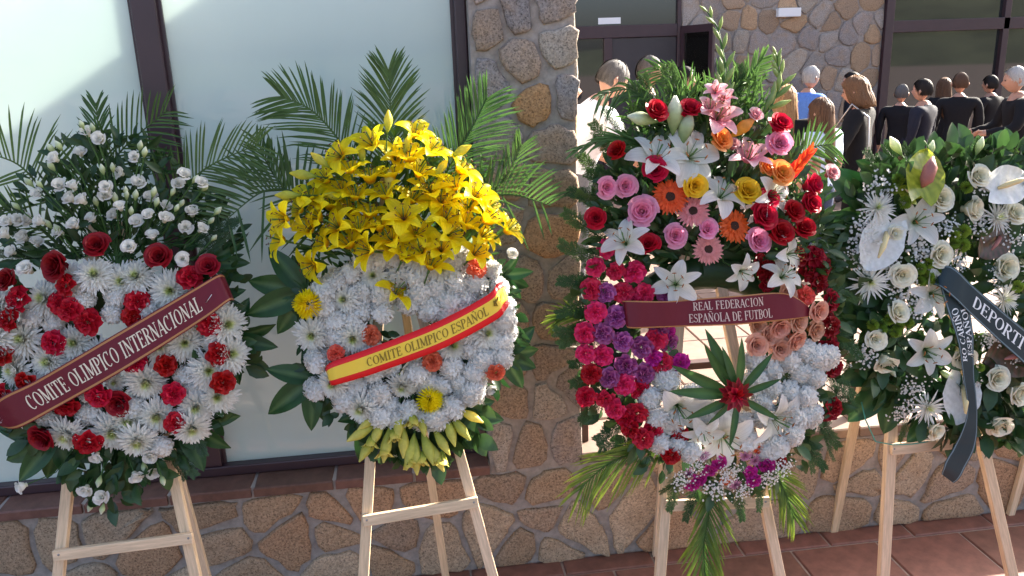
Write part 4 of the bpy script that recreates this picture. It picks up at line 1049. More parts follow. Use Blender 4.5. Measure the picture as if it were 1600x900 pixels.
carn(w,'white',[(1041,595),(1016,624),(1030,695),(1025,653),(1079,708),(1210,580),(1237,567),(1207,612),(1235,615),(1255,585),(1260,552),(1278,591),(1263,623),(1284,560),(1298,560),(1180,564),(1242,681),(1202,708),(1230,640),(1180,600),(1270,650),(1050,660),(1195,650),(1080,622),(1162,662),(1102,650),(1190,630),(1128,645),(1165,690),(1250,655),(1100,620),(1215,700),(1060,700)],20)
carn(w,'dred',[(1200,440),(1265,420),(1280,440),(1275,400),(1300,470),(1300,510),(1295,540),(1218,425),(1250,400),(1290,490),(1285,415),(1195,415),(1300,640),(1305,575)],20,.045)
roses(w,'peach',[(1183,508),(1218,512),(1182,540),(1220,545),(1244,532),(1247,503),(1274,516),(1279,486),(1230,460),(1200,525)],16,.07,.4,.9)
carn(w,'coral',[(1259,462)],17,.07)
roses(w,'rose',[(1025,173,20),(1078,171,19),(965,235,17),(1023,265,22),(1219,194,21),(931,341,18),(1013,382,19),(1193,338,24),(1220,363,22),(1256,356,20),(1270,289,20),(1267,319,18),(1240,330,18),(1200,310,18)],20,.09,.5,.75)
roses(w,'pink',[(948,293,15),(977,291,16),(1003,330,23),(1055,368,17),(1105,357,16),(1185,377,18),(1218,224,19)],17,.09,.45,.9)
roses(w,'ppink',[(1299,270,14),(1180,180,14),(1145,225,12)],14,.07,.6,.7)
roses(w,'yrose',[(1086,291,19),(1168,298,20)],19,.1,.4,.85)
roses(w,'orose',[(1126,218,19),(1221,270,20),(1200,262,15)],19,.1,.4,.85)
for x,y in ((1048,306),(1150,352)): w.put('gerbera',pick('geror',lambda:variants(gerbera,M['or'],2),w.r),x,y,29,.1,.3,.1)
for x,y in ((1083,328),(1108,389)): w.put('gerbera',pick('gersal',lambda:variants(gerbera,M['salmon'],2),w.r),x,y,26,.1,.3,.12)
for x,y,s_ in ((1028,240,46),(1083,240,50),(1132,298,44),(1212,303,36),(974,373,38),(1055,442,38),(1242,396,34),(1228,428,34),(1163,427,28)):
    lily(w,'lwhite',x,y,s_,.11,.7,.25,anther='anthy',rec=w.r.choice((1.6,2.1)))
for x,y,s_ in ((1063,644,46),(1135,690,50),(1218,660,46),(1100,680,34)): lily(w,'lwhite',x,y,s_,.1,.5,.15,anther='anthy',rec=1.5)
for x,y,s_ in ((1172,240,40),(1125,178,36),(1118,140,20),(1132,150,20),(1110,165,26)): lily(w,'ppink',x,y,s_,.1,1.0,.25,anther='anthy',rec=1.4,spread=.85)
for x,y,dx,dy,L in ((1053,180,0,-30,60),(1004,186,-40,-6,50),(1072,200,6,-30,56),(1160,200,30,-24,46)): bud(w,'orose' if x==1160 else 'bud',x,y,dx,dy,L,.08,.2,True,1.1)
# red plume of overlapping pointed bracts
PLM=petal_mat('plume_red',[(0,(.62,.10,.02)),(1,(.66,.035,.018))],.4)
for i in range(15):
    u=i/14; x,y=1226+(1264-1226)*u,284+(240-284)*u; sg_=1 if i%2 else -1; L=30*(1-.35*u)
    one_leaf(w,x,y,x+L*(.62+.38*sg_*.5),y-L*(.74-.36*sg_*.55),PLM,.09+.004*i,.19,'bract',.015+.01*w.r.random())
# bromeliad: red star in strap leaves
bc=(1151,618); STRAP=petal_mat('leaf_strap',[(0,(.05,.12,.03)),(1,(.03,.085,.022))],.3,.4,.15,.01,.35,20,.15)
for tx,ty in [(1108,519),(1100,546),(1165,532),(1209,553),(1222,594),(1220,658),(1146,700),(1077,656),(1052,612),(1056,578),(1112,664),(1135,545)]:
    one_leaf(w,bc[0]+(tx-bc[0])*.08,bc[1]+(ty-bc[1])*.08,tx,ty,STRAP,.12,.085,'strap_leaf',.05)
for lay in range(3):
    for i in range(9):
        a=i/9*6.283+lay*.35; L=(27,20,11)[lay]; one_leaf(w,bc[0],bc[1],bc[0]+math.cos(a)*L,bc[1]+math.sin(a)*L,M['dred'] if lay<2 else M['rose'],.135+.012*lay,.2,'bract',.02+.012*lay)
# gladiolus spikes
for pts in ([(1122,205),(1128,150),(1133,100),(1122,45),(1100,10)],[(1180,190),(1205,165),(1222,130),(1215,105),(1213,82)]):
    P=[w.at(x,y,.03) for x,y in pts]; b=MB(); b.tube(P,[.006,.005,.0045,.0035,.002],6,0,.5)
    o=add('gladiolus_spike',b.mesh('gladiolus_spike',[STEM]),w.root)
    for i in range(13):
        k=.12+.88*i/13*.999; k*=len(P)-1; j=min(int(k),len(P)-2); p=P[j]+(P[j+1]-P[j])*(k-j); tg=(P[j+1]-P[j]).normalized(); sd=tg.cross(w.n).normalized()*(1 if i%2 else -1)
        ax=(tg+sd*.42+w.n*.2).normalized(); sc=.095*(1-.62*i/13)
        c=bpy.data.objects.new('bud',lib('glad',lambda:bud_mesh(petal_mat('gladiolus_bud',[(0,(.16,.26,.06)),(1,(.34,.42,.16))],.35),'bud'))); COL.objects.link(c); c.parent=o; c.matrix_basis=TRS(p,frame(ax),(sc*.62,sc*.62,sc))
# bottom small flowers
mums(w,[(1077,740),(1165,713),(1150,758),(1100,712),(1180,720)],13,.06,'lilac',n=60)
for x,y in ((1093,750),(1083,757),(1125,724),(1172,740),(1199,729),(1110,735),(1178,752)): carn(w,'mag',[(x,y)],14,.065)
carn(w,'or',[(1188,703),(1133,752)],10,.06); carn(w,'red',[(1222,722)],10,.06)
gyps(w,[(1119,765,24),(1202,748,24),(1065,752,22),(1135,742,20),(1225,728,20),(1090,730,18),(1150,735,18),(1160,768,18)],22)
# greenery
for a in [((960,420),(872,380)),((950,440),(870,440)),((940,470),(868,492)),((945,500),(872,540)),((955,560),(888,570)),((960,520),(865,520)),((950,380),(880,330)),((960,340),(900,300)),((965,310),(885,300)),((960,600),(905,660)),((940,420),(885,470)),((990,300),(915,270)),((960,580),(890,600)),((970,250),(925,215)),((1000,640),(930,690)),((1010,690),(935,700))]: sprig(w,*a[0],*a[1],-.01,.03)
for a in [((1270,560),(1335,620)),((1270,640),(1310,700)),((1280,660),(1302,720)),((1250,680),(1290,735)),((1290,600),(1340,640)),((1260,680),(1270,740)),((1290,500),(1345,560)),((1290,450),(1340,470)),((1060,740),(1045,800)),((1090,760),(1070,815)),((1150,760),(1160,815)),((1190,750),(1185,800)),((1120,770),(1130,820)),((1080,740),(1030,770))]: sprig(w,*a[0],*a[1],.0,.03)
for a in [((1050,220),(985,130)),((1080,200),(1040,100)),((1000,240),(940,170)),((1020,200),(1005,115)),((1140,190),(1155,100)),((970,260),(925,190)),((1020,290),(930,270)),((960,300),(905,240))]: sprig(w,*a[0],*a[1],-.04,.03,GREEN_T)
palm(w,[(1065,215),(1020,170),(985,140),(935,150,.05)],24,55,off0=.0,droop=.9,ang=40)
palm(w,[(1060,250),(1010,230),(960,215),(895,235,.05)],20,50,mat=GREEN_L,off0=.02,ang=20,a_tip=8)
palm(w,[(1130,210),(1150,160),(1172,118),(1192,90)],22,48,mat=GREEN_L,off0=-.05,ang=45)
palm(w,[(1100,210),(1085,160),(1060,125),(1020,105)],20,60,off0=-.05,droop=.5)
palm(w,[(1200,270),(1240,250),(1270,230),(1300,225)],22,60,off0=-.02,ang=65,a_tip=40)
palm(w,[(1045,690),(1000,705),(950,725),(905,765,.03)],26,85,mat=GREEN_Y,off0=.0,ang=40,droop=.4,a_tip=18)
palm(w,[(1110,750),(1108,800),(1100,850),(1102,905)],30,75,mat=GREEN_Y,off0=.02,ang=36,droop=.1,a_tip=22,wpx=1.25)
palm(w,[(1195,720),(1215,745),(1228,775),(1240,810)],22,60,mat=GREEN_Y,off0=.0,ang=36,a_tip=18,wpx=1.25)
palm(w,[(960,520),(920,500),(890,490),(868,500)],16,45,mat=GREEN_Y,off0=-.02,ang=40)
w.finish(); w3=w
rb=Ribbon(w,'ribbon','crimson ribbon with two lines of pale capitals across the many-coloured wreath',
   [((972,470),(978,508),.075),((985,470),(988,513),.11),((1050,470),(1052,511),.12),((1150,462),(1155,507),.125),((1225,458),(1230,500),.115),((1262,478),(1270,494),.09)],
   [(0,1,0),(.0,.045,1),(.955,1,1)],[CRIM,GOLD])
rb.text('REAL FEDERACION',rb.u_at(1083),rb.u_at(1194),.12,.42,LPINK); rb.text('ESPAÑOLA DE FUTBOL',rb.u_at(1075),rb.u_at(1206),.54,.86,LPINK)
easel(w,'pine easel under the large many-coloured wreath',[((1060,510),(1031,900)),((1138,505),(1218,900))],[((1040,790),(1202,784)),],[(1025,868)],(1110,300))

# ================================================================== wreath 4: white and green
w=Wreath('flower_wreath','white and green wreath with spider chrysanthemums, anthuriums and navy ribbon',-.42,1.2,9,(1490,460),(1480,690))
w.stem_to=(1490,420); w.top_z=1.8
ring_base(w,1495,465,125,160,34,0,360,-.03)
foliage(w,[(1330,300),(1400,240),(1500,225),(1660,240),(1700,500),(1640,690),(1500,690),(1390,620),(1330,560),(1320,420)],1300,34,(-.06,.06),GREEN_D,.3,hole=[(1500,470),(1545,450),(1550,500),(1510,520)])
for x0,y0,x1,y1 in [(1370,330,1300,262),(1370,380,1275,340),(1380,440,1310,440),(1380,600,1330,660),(1400,600,1385,680),(1370,350,1285,390),(1380,540,1325,560),(1440,640,1445,690),(1540,640,1575,700),(1400,290,1345,250),(1550,660,1600,690),(1460,650,1420,690),(1390,560,1315,600)]: one_leaf(w,x0,y0,x1,y1,GREEN_F,-.03,.27,'leaf')
for a in [((1400,290),(1350,235)),((1420,280),(1380,225)),((1440,270),(1410,225)),((1520,260),(1530,215)),((1500,270),(1480,225)),((1540,270),(1590,235)),((1350,480),(1315,520)),((1360,520),(1318,580)),((1470,660),(1470,705)),((1500,670),(1500,720)),((1360,560),(1325,560)),((1420,650),(1405,690))]: sprig(w,*a[0],*a[1],-.02,.03,GREEN_T)
sp=[(1372,324),(1360,442),(1572,468),(1560,340),(1451,638),(1625,420),(1640,560)]
for x,y in sp: w.put('chrysanthemum',pick('spider',lambda:[mum(M['mum'],71+i,80,1.0,.04,.35,True,.1) for i in range(3)],w.r),x,y,34,.09,.35,.12)
for x,y,s_ in ((1438,344,40),(1464,460,38),(1453,551,38)): lily(w,'lwhite',x,y,s_,.1,.4,.12,anther='anthy',rec=1.4)
roses(w,'cream',[(1468,310,22),(1410,430,20),(1468,398,20),(1570,418,22),(1520,326,20),(1402,488,20),(1368,530,17),(1384,567,20),(1506,558,20),(1557,591,19),(1591,615,20),(1562,664,20),(1528,276,20),(1584,334,18),(1462,673,15),(1398,365,15),(1640,480,22),(1620,660,20)],20,.085,.4,.75)
def spathe(w,mat,spad,cx,cy,dx,dy,L,off=.1,turn=0,fat=1):
    b=MB(); rows=[];ts=[]; n=14
    for i in range(n+1):
        u=i/n; ww=.46*(math.sin(math.pi*min(1,.08+u*.92))**.6)*(1-.25*u); row=[];tr=[]
        for j in range(9):
            s=j/4-1; back=.16*math.exp(-((u-.02)/.12)**2)*abs(s)
            row.append((u-.18-back*1.2,s*ww,.12*(s*s)*.6-.12*u*u+.05*math.sin(u*26)*abs(s)*.25)); tr.append(.5+.5*math.sin(u*40+abs(s)*9))
        rows.append(row);ts.append(tr)
    b.grid(rows,ts)
    p=w.at(cx,cy,off); s=pxsize(p)*L; d=pimgdir(dx,dy); nn=(w.n+Vector((turn,0,.25))); d=(d-nn*(d.dot(nn)/nn.length_squared)).normalized(); nn.normalize(); sd=nn.cross(d)
    M4=(Matrix((d*s,sd*s,nn*s)).transposed()).to_4x4(); M4.translation=p-d*s*.4
    o=add('anthurium',b.mesh('anthurium',[mat]),w.root,M4)
    sb=MB(); sb.tube([(0,0,.0),(.12,0,.10),(.36,0,.17),(.58,0,.19)],[.03,.055*fat,.055*fat,.02],8); c=bpy.data.objects.new('spadix',sb.mesh('spadix',[spad])); COL.objects.link(c); c.parent=o
    w.stem(p-d*s*.4,nn,.004)
SPW=petal_mat('spathe_white',[(0,(.72,.73,.68)),(1,(.80,.80,.78))],.3,.25,.05,.0,.5,60,.1,.3); SPG=petal_mat('spathe_green',[(0,(.20,.27,.02)),(1,(.42,.46,.05))],.35,.22,.05,.0,.5,60,.1,.4)
SPB=petal_mat('spathe_brown',[(0,(.10,.09,.05)),(1,(.20,.10,.07))],.25,.25,.05,.0,.5,60,.15,.3); SX=plain_mat('spadix_cream',(.62,.5,.25),.6,nscale=200,namt=.3); SXR=plain_mat('spadix_red',(.30,.11,.09),.55,nscale=200,namt=.3)
spathe(w,SPG,SXR,1446,262,10,-40,80,.11,0,2.4); spathe(w,SPW,SX,1370,392,-20,34,86,.1); spathe(w,SPW,SX,1585,285,40,-14,76,.1); spathe(w,SPW,SX,1500,632,-6,34,78,.08)
spathe(w,SPB,SXR,1548,385,-20,20,60,.07); spathe(w,SPB,SXR,1572,558,-40,10,86,.07); spathe(w,SPG,SX,1415,300,-20,-14,34,.08)
poms(w,'btn',[(1404,280,11),(1416,316,11),(1424,296,10),(1492,366,11),(1508,360,11),(1506,382,12),(1494,380,10),(1454,412,10),(1440,420,10),(1452,432,11),(1466,424,10),(1440,440,10),(1454,438,9),(1364,508,10),(1378,516,10),(1390,500,10),(1400,520,10),(1406,510,9),(1512,292,10),(1398,296,9),(1592,448,10),(1420,505,9),(1478,540,8),(1532,575,8)],10,.09)
gyps(w,[(1376,292,28),(1344,372,30),(1432,384,30),(1480,352,26),(1532,348,26),(1540,288,26),(1584,372,26),(1412,460,28),(1436,476,26),(1560,432,26),(1347,553,26),(1409,642,26),(1427,607,24),(1546,527,24),(1450,400,24),(1355,345,24),(1500,410,22),(1520,600,22),(1590,560,24),(1390,420,22),(1340,400,24)],26,.075)
for x,y,dx,dy,L in ((1400,228,-16,-20,36),(1455,233,2,-20,28),(1530,228,6,-24,30),(1392,578,6,10,26),(1478,585,14,10,26)): bud(w,'bud',x,y,dx,dy,L,.05,.2)
w.finish(); w4=w
rb=Ribbon(w,'ribbon','navy ribbon with silver capitals sweeping down to the right over the white wreath',
   [((1464,420),(1454,444),.085),((1488,417),(1474,452),.12),((1530,455),(1518,492),.13),((1600,514),(1582,552),.13),((1660,560),(1640,602),.12),((1700,585),(1690,622),.08)],
   [(0,1,0),(.03,.08,1),(.92,.97,1)],[NAVY,GREYB])
rb.text('DEPORTIVO',rb.u_at(1520),rb.u_at(1622),.25,.70,LETW)
rb=Ribbon(w,'ribbon','navy ribbon end hanging down the white wreath with a curled tail',
   [((1498,430),(1466,440),.10),((1513,472),(1481,488),.115),((1521,530),(1495,530),.12),((1523,590),(1506,592),.12),((1527,650),(1511,642),.115),((1522,698),(1494,694),.11),((1503,742),(1476,723),.105),((1490,755),(1471,741),.09)],
   [(0,1,0),(.03,.09,1),(.91,.97,1)],[NAVY,GREYB])
rb.text('ESPAÑOLA',rb.u_at(py=556),rb.u_at(py=468),.44,.14,LETW); rb.text('RO CARIÑO',rb.u_at(py=565),rb.u_at(py=478),.86,.54,LETW)
easel(w,'pine easel under the white and green wreath at the right',[((1395,624),(1380,900)),((1535,695),(1569,846))],[((1392,702),(1548,687))],[(1302,831)],(1480,300))
b=MB(); b.tube([w.at(1346,628,-.02),w.at(1352,655,-.0),w.at(1368,690,.0),w.at(1395,695,.01),w.at(1425,694,.0),w.at(1450,690,.0)],.0025,6); tw=add('twine',b.mesh('twine',[plain_mat('green_twine',(.08,.32,.24),.5)])); tag(tw,'green plastic twine looped between the legs of the right easel','twine')
# leg of a further easel at the right edge
ro=empty('easel',(0,0,0)); F=onZ(1578,805,.005); ro.location=F; tag(ro,'pine easel cut off at the right edge of the picture','easel','wooden easels holding the wreaths')
T=F+Vector((.22,.02,1.5)); wood_bar('leg',ro,F,T,.032,.026,Vector((0,-1,0))); wood_bar('leg',ro,F+Vector((.75,-.45,0)),T+Vector((.03,-.05,0)),.032,.026,Vector((0,-1,0))); wood_bar('leg',ro,F+Vector((.2,-.6,0)),T+Vector((-.03,-.05,0)),.032,.026,Vector((0,-1,0)))

# ================================================================== people on the terrace
SKIN=plain_mat('skin',(.46,.25,.17),.5,.4,nscale=40,namt=.06)
def cloth(name,c,rough=.85): return plain_mat('cloth_'+name,c,rough,.2,nscale=45,namt=.15,bump=.2)
CW=cloth('white',(.78,.79,.82)); CB=cloth('black',(.010,.010,.012)); CN=cloth('navy',(.016,.018,.03)); CBL=cloth('blue',(.10,.22,.58)); CPB=cloth('pale_blue',(.55,.64,.78)); CG_=cloth('grey',(.16,.16,.17)); CJ=cloth('denim',(.06,.08,.14)); CRD=cloth('red_check',(.42,.05,.04)); SHOE=plain_mat('shoe',(.03,.025,.025),.5); SHOEW=plain_mat('shoe_white',(.65,.65,.65),.5)
def hair_mat(name,c):
    return plain_mat('hair_'+name,c,.6,.25,nscale=60,namt=.5,bump=.6,stretch=(6,6,.35))
HG=hair_mat('grey',(.13,.12,.11)); HD=hair_mat('dark',(.014,.010,.008)); HB=hair_mat('blond',(.30,.17,.075)); HBR=hair_mat('brown',(.10,.052,.028)); HLB=hair_mat('light_brown',(.17,.09,.045)); HW=hair_mat('white',(.48,.46,.43))
EYE=plain_mat('eye_dark',(.02,.012,.01),.2)
def person(label,px,py,Y,face,shirt,trouser,hair,style,bow=0.0,lean=0.0,sleeve='short',skirt=False,shoes=None,arm_l=(.1,-.05,.0),arm_r=(.1,-.05,.0),hold=None,female=False,stride=.0,strap=False):
    top=onY(px,py,Y); h=max(1.25,(top.z-TZ)/(1-.05*abs(lean)-.03*bow)); h=min(h,1.9)
    V=Vector
    # local frame: faces -Y, x to the person's left in view
    lx=.0; lf=lambda z: -lean*max(0,z-.52)     # forward lean shifts upper body to -Y
    sw=.112 if female else .125
    J={'pel':V((0,0,.53)),'wai':V((0,lf(.61),.61)),'che':V((0,lf(.72),.72)),'nek':V((0,lf(.83)-.0,.825)),'nk2':V((0,lf(.87)-.012-bow*.02,.868))}
    rad={'pel':(.085,.068),'wai':(.074 if female else .082,.058),'che':(.108,.076),'nek':(.05,.048),'nk2':(.036,.037)}
    E_=[('pel','wai'),('wai','che'),('che','nek'),('nek','nk2')]; seg=[('pel','wai','s'),('wai','che','s'),('che','nek','s'),('nek','nk2','k')]
    for sd,arm in ((-1,arm_l),(1,arm_r)):
        n=str(sd)
        J['sho'+n]=V((sd*sw,lf(.80),.803)); J['elb'+n]=J['sho'+n]+V((sd*.028+sd*arm[2]*.1,-arm[0]*.12+.01,-.165+.05*arm[0]*abs(arm[0])))
        fd=V((-sd*arm[2]*.08,-.05-arm[1]*.13,-.145+.16*max(0,arm[1]))); J['wri'+n]=J['elb'+n]+fd.normalized()*.15; J['han'+n]=J['wri'+n]+fd.normalized()*.045
        rad['sho'+n]=(.052,.05); rad['elb'+n]=(.034,.034); rad['wri'+n]=(.019,.016); rad['han'+n]=(.024,.012)
        E_+=[('che','sho'+n),('sho'+n,'elb'+n),('elb'+n,'wri'+n),('wri'+n,'han'+n)]
        seg+=[('che','sho'+n,'s'),('sho'+n,'elb'+n,'u'),('elb'+n,'wri'+n,'f'),('wri'+n,'han'+n,'k')]
        J['hip'+n]=V((sd*.052,0,.49)); J['kne'+n]=V((sd*.058,-.012+sd*stride*.06,.275)); J['ank'+n]=V((sd*.06,.012+sd*stride*.11,.045)); J['toe'+n]=V((sd*.07,-.085+sd*stride*.11,.018))
        rad['hip'+n]=(.058,.06); rad['kne'+n]=(.037,.038); rad['ank'+n]=(.025,.027); rad['toe'+n]=(.024,.016)
        E_+=[('pel','hip'+n),('hip'+n,'kne'+n),('kne'+n,'ank'+n),('ank'+n,'toe'+n)]
        seg+=[('pel','hip'+n,'t'),('hip'+n,'kne'+n,'t'),('kne'+n,'ank'+n,'t'),('ank'+n,'toe'+n,'o')]
    keys=list(J); me=bpy.data.meshes.new('body'); me.from_pydata([J[k]*h for k in keys],[(keys.index(a),keys.index(c)) for a,c in E_],[])
    o=bpy.data.objects.new('tmp_body',me); COL.objects.link(o)
    md=o.modifiers.new('skin','SKIN'); md.use_smooth_shade=True
    for i,k in enumerate(keys):
        sv=me.skin_vertices[0].data[i]; sv.radius=(rad[k][0]*h,rad[k][1]*h); sv.use_root=(k=='pel')
    o.modifiers.new('sub','SUBSURF').levels=2; o.modifiers['sub'].render_levels=2
    dg=bpy.context.evaluated_depsgraph_get(); ev=o.evaluated_get(dg); m2=bpy.data.meshes.new_from_object(ev)
    b=MB(); mats=[SKIN,shirt,trouser,shoes or SHOE,EYE]
    lab={'s':1,'t':2,'o':3,'k':0,'u':1,'f':1 if sleeve=='long' else 0}
    for v in m2.vertices:
        q=v.co/h; fz=1 if q.z<.82 else 0
        b.vert(v.co+v.normal*h*fz*(.005*noise.noise(V((q.x*26+px,q.y*26,q.z*15)))+.003*noise.noise(V((q.x*55,q.y*55+px,q.z*40)))))
    for p in m2.polygons:
        c=p.center/h; best=(9,'s')
        for a,d,l in seg:
            A,D=J[a],J[d]; t=max(0,min(1,(c-A).dot(D-A)/(D-A).length_squared)); e=(A+(D-A)*t-c).length
            l2=l
            if l=='u' and sleeve=='short' and t>.62: l2='f'
            if l=='u' and sleeve=='none': l2='f'
            if e<best[0]: best=(e,l2)
        if c.z>.852 and abs(c.x)<.05: best=(0,'k')
        b.face(p.vertices,lab[best[1]])
    bpy.data.objects.remove(o); bpy.data.meshes.remove(me); bpy.data.meshes.remove(m2)
    # head: shaped ellipsoid with brow, nose, chin and ears, on the same mesh
    hc=(J['nk2']+V((0,-.012-bow*.028,.062-bow*.012)))*h; HR=V((.049,.062,.070))*h
    tilt=Matrix.Rotation(bow*.7,3,'X'); rows=[];N=20
    for i in range(1,15):
        th=math.pi*i/15; row=[]
        for j in range(N):
            ph=2*math.pi*j/N; d=V((math.sin(th)*math.sin(ph),-math.sin(th)*math.cos(ph),math.cos(th)))
            k=1.0; f=max(0,-d.y)
            p=V((d.x*HR.x,d.y*HR.y,d.z*HR.z))
            if d.z<-.1: p.x*=1-.28*(-d.z); p.y*=1-(.10 if d.y<0 else .42)*(-d.z)
            if abs(d.x)<.17 and d.y<-.5: p.y-=.016*h*math.exp(-((d.z+.15)/.16)**2)          # nose
            p.y+=.006*h*math.exp(-((d.z-.08)/.12)**2)*math.exp(-((abs(d.x)-.33)/.14)**2)*f     # eye sockets
            if abs(d.x)<.3: p.y-=.004*h*math.exp(-((d.z+.78)/.15)**2)*f                        # chin
            p.y-=.003*h*math.exp(-((d.z+.48)/.06)**2)*f*(abs(d.x)<.3)                          # lips
            row.append(hc+tilt@p)
        rows.append(row)
    g=b.grid(rows,None,0,True); t_=b.vert(hc+tilt@V((0,0,HR.z))); u_=b.vert(hc+tilt@V((0,0,-HR.z)))
    for j in range(N): b.face((t_,g+j,g+(j+1)%N)); b.face((u_,g+13*N+(j+1)%N,g+13*N+j))
    for sd in (-1,1):
        ec=hc+tilt@V((sd*HR.x*.98,.004*h,-.004*h)); b.tube([ec+tilt@V((0,0,-.017*h)),ec+tilt@V((sd*.006*h,.006*h,.0)),ec+tilt@V((0,.004*h,.017*h))],[.005*h,.010*h,.006*h],6,0)
        yc=hc+tilt@V((sd*.016*h,-HR.y*.90,.008*h)); b.tube([yc+V((-.006*h,0,0)),yc,yc+V((.006*h,0,0))],[.001*h,.004*h,.001*h],6,4)
    # fingers and thumb
    for sd in (-1,1):
        H_=J['han'+str(sd)]*h; Wd=(J['han'+str(sd)]-J['wri'+str(sd)]).normalized(); side=V((0,1,0))-Wd*Wd.y; side.normalize(); cur=Wd.cross(side)*sd
        for i,(o_,L) in enumerate(((-.016,.036),(-.006,.042),(.005,.040),(.015,.032))):
            q=H_+side*o_*h-Wd*.004*h; b.tube([q,q+Wd*L*.5*h+cur*.003*h,q+Wd*L*.9*h+cur*.014*h],[.0056*h,.0052*h,.0036*h],6,0)
        q=H_-Wd*.025*h-side*.02*h; b.tube([q,q-side*.012*h+Wd*.018*h,q-side*.010*h+Wd*.036*h+cur*.006*h],[.0065*h,.006*h,.004*h],6,0)
    root=empty('person',(top.x,Y,TZ+.004)); tag(root,label,'person','people gathered on the terrace')
    off=tilt@V((0,0,0))
    # the head top should sit under the chosen pixel
    Rz=Matrix.Rotation(face,4,'Z'); hw=Rz@V((hc.x,hc.y,0)); root.location.x=top.x-hw.x; root.location.y=Y-hw.y
    root.rotation_euler=(0,0,face)
    bo=bpy.data.objects.new('body',b.mesh('body',mats)); COL.objects.link(bo); bo.parent=root
    # hair
    hb=MB(); rr=random.Random(int(px)); rows=[]; N=40
    zs={'short':(-.25,.30),'bob':(-1.9,.30),'long':(-4.6,.25),'bald':(-.25,.62)}[style]
    def cap(th,ph,grow):
        d=V((math.sin(th)*math.sin(ph),-math.sin(th)*math.cos(ph),math.cos(th))); k=grow*(1+.05*noise.noise(V((ph*4,th*2.2,px)))+.02*noise.noise(V((ph*13,th*3,px))))
        return V((d.x*HR.x*k,d.y*HR.y*k+.003*h,d.z*HR.z*k+.003*h))
    nth=14 if style in('short','bald') else 24
    for i in range(nth+1):
        row=[]
        for j in range(N):
            ph=2*math.pi*j/N; back=(1-math.cos(ph))/2           # 0 front, 1 back
            lim=R(52)+(R(118)-R(52))*min(1,back*1.7)
            if style in ('short','bald'):
                th0=R(4) if style=='short' else R(60)*(back>.25)+R(4)
                th=th0+(max(lim,th0+.02)-th0)*i/nth; p=cap(th,ph,1.09 if style=='short' else 1.05)
                if i==nth: p=cap(th,ph,.98)
            else:
                u=i/nth; L={'bob':.085,'long':.26}[style]*h
                if u<.5: th=R(3)+(min(R(95),lim)-R(3))*u/.5; p=cap(th,ph,1.12)
                else:
                    v=(u-.5)/.5; th=min(R(95),lim); p=cap(th,ph,1.12+.05*math.sin(v*3)); bw=max(0,min(1,(back-.22)/.2))
                    p.z-=L*v*bw*(1+.08*noise.noise(V((ph*4,1,px)))); p.y+=.018*h*v*bw; p.x*=1+.18*math.sin(v*2.6)*bw
                    wv=.006*h*noise.noise(V((ph*9,v*1.3,px)))*1.6; p+=V((math.sin(ph),-math.cos(ph),0))*wv
                    if v>.96: p.x*=.85; p.y*=.93
            row.append(hc+tilt@p)
        rows.append(row)
    g=hb.grid(rows,None,0,True); c=hb.vert(hc+tilt@V((0,0,HR.z*1.1+.003*h)))
    if style!='bald':
        for j in range(N): hb.face((c,g+j,g+(j+1)%N))
    for k in range(420 if style in('long','bob') else 300):
        ph=rr.uniform(0,6.283); back=(1-math.cos(ph))/2; lim=R(52)+(R(118)-R(52))*min(1,back*1.7)
        if style=='bald' and back<.25: continue
        ga=1.12+rr.random()*.05 if style in('long','bob') else 1.085+rr.random()*.05
        if style=='bald': ga-=.04
        pts_=[]; t0=R(rr.uniform(5,50)) if style!='bald' else R(rr.uniform(65,85)); dph=rr.uniform(-.25,.25); L={'bob':.085,'long':.26}.get(style,0)*h*rr.uniform(.8,1.08); bw=max(0,min(1,(back-.22)/.2))
        for i in range(9):
            u=i/8
            if L and u>.45:
                v=(u-.45)/.55; p=cap(min(R(95),lim),ph+dph*u,ga+.05*math.sin(v*3)); p.z-=L*v*bw; p.y+=.018*h*v*bw; p.x*=1+.18*math.sin(v*2.6)*bw
            else: p=cap(t0+(max(min(lim,R(95)) if L else lim,t0)-t0)*(u/.45 if L else u),ph+dph*u,ga)
            pts_.append(hc+tilt@p)
        wd_=.0028*h; b0=len(hb.v)
        for i,p in enumerate(pts_):
            rad_=(p-hc); rad_.z*=.3; rad_.normalize(); dn=(pts_[min(i+1,8)]-pts_[max(i-1,0)]); sd_=rad_.cross(dn).normalized()*wd_*(1-.7*i/8) if dn.length>1e-6 else V((wd_,0,0))
            hb.vert(p-sd_); hb.vert(p+sd_+rad_*.0015)
            if i: hb.face((b0+2*i-2,b0+2*i-1,b0+2*i+1,b0+2*i))
    ho=bpy.data.objects.new('hair',hb.mesh('hair',[hair])); COL.objects.link(ho); ho.parent=root
    if style in ('long','bob'):
        sm=ho.modifiers.new('thick','SOLIDIFY'); sm.thickness=.003
    if skirt:
        sb=MB(); rws=[]
        for z,rx,ry_ in ((.585,.085,.068),(.52,.105,.082),(.40,.118,.098),(.27,.125,.105)): rws.append([V((math.sin(q/24*6.283)*rx*(1+.05*math.sin(q*1.6)*(z<.5)),-math.cos(q/24*6.283)*ry_,z))*h for q in range(24)])
        sb.grid(rws,None,0,True); so_=bpy.data.objects.new('skirt',sb.mesh('skirt',[trouser])); COL.objects.link(so_); so_.parent=root
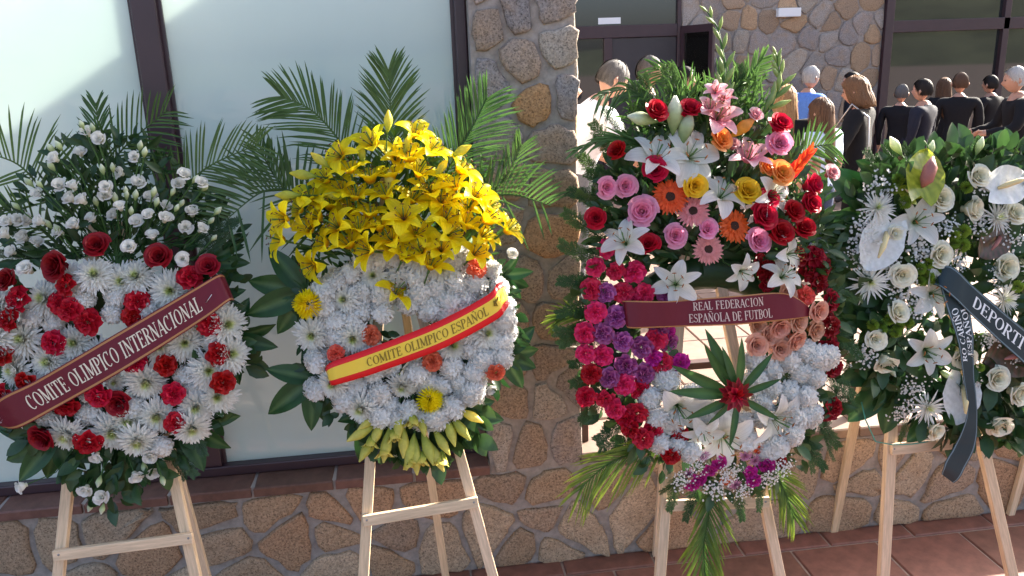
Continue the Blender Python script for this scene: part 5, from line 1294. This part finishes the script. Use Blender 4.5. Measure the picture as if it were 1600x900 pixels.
    if strap:
        sb=MB(); sb.tube([V((.085,-.085,.62))*h,V((.10,-.10,.74))*h,V((.10,-.02,.868))*h,V((.11,.07,.80))*h,V((.13,.085,.66))*h,V((.15,.05,.53))*h],.006*h,6)
        so_=bpy.data.objects.new('bag_strap',sb.mesh('bag_strap',[plain_mat('strap_chain',(.45,.43,.4),.3,metal=.8)])); COL.objects.link(so_); so_.parent=root
    return root,h,J
person('man in a white T-shirt with bowed head beside the stone pillar',957,111,2.3,R(100),CW,CG_,HG,'short',bow=.75,lean=.35,arm_l=(.5,.5,.3),arm_r=(.4,.5,.3))
person('grey-haired person in dark clothes in front of the dark door',1015,91,3.9,R(70),CN,CB,HG,'short',sleeve='long')
person('dark-haired person in front of the open glazed door',1069,107,4.1,R(60),CB,CJ,HD,'short',sleeve='long',shoes=SHOEW,stride=.6)
person('person in a red checked shirt mostly hidden behind the stone pillar',884,118,2.9,R(80),CRD,CB,HD,'short',sleeve='long')
person('woman with long blond hair seen from behind at the red rose',1228,137,2.7,R(160),CB,CB,HB,'long',female=True,sleeve='long')
person('white-haired man in a bright blue shirt by the far stone wall',1268,106,5.2,R(110),CBL,CN,HW,'short',sleeve='long')
person('girl with long brown hair in a pale blue top',1283,157,2.5,R(205),CPB,CJ,HBR,'long',female=True)
person('woman in black with shoulder-length light brown hair and bag strap',1338,124,2.9,R(225),CB,CB,HLB,'bob',strap=True,bow=.25,female=True,sleeve='long',arm_l=(.4,.6,.4),arm_r=(.4,.6,.4))
person('dark-haired person behind the woman in black',1331,115,5.6,R(240),CB,CB,HD,'short',sleeve='long')
person('white-haired person in a black jacket at the right edge',1588,108,3.5,R(250),CB,CB,HW,'short',bow=.2,sleeve='long',arm_l=(.5,.7,.3),arm_r=(.6,.8,.3))
person('person in navy clothes seen from behind above the green anthurium',1442,126,4.3,R(215),CN,CB,HD,'short',sleeve='long')
person('brown-haired person in black before the dark windows above the white anthurium',1502,116,5.0,R(150),CB,CB,HBR,'short',sleeve='long')
person('grey-haired person in black beside the stone wall corner at the dark windows',1410,134,5.4,R(140),CB,CN,HG,'short',sleeve='long')
person('long-haired woman in black behind the navy-clothed person',1476,124,6.2,R(170),CB,CB,HBR,'long',female=True,sleeve='long')
person('dark-haired person in black beside the window mullion',1548,120,5.8,R(200),CB,CN,HD,'short',sleeve='long')
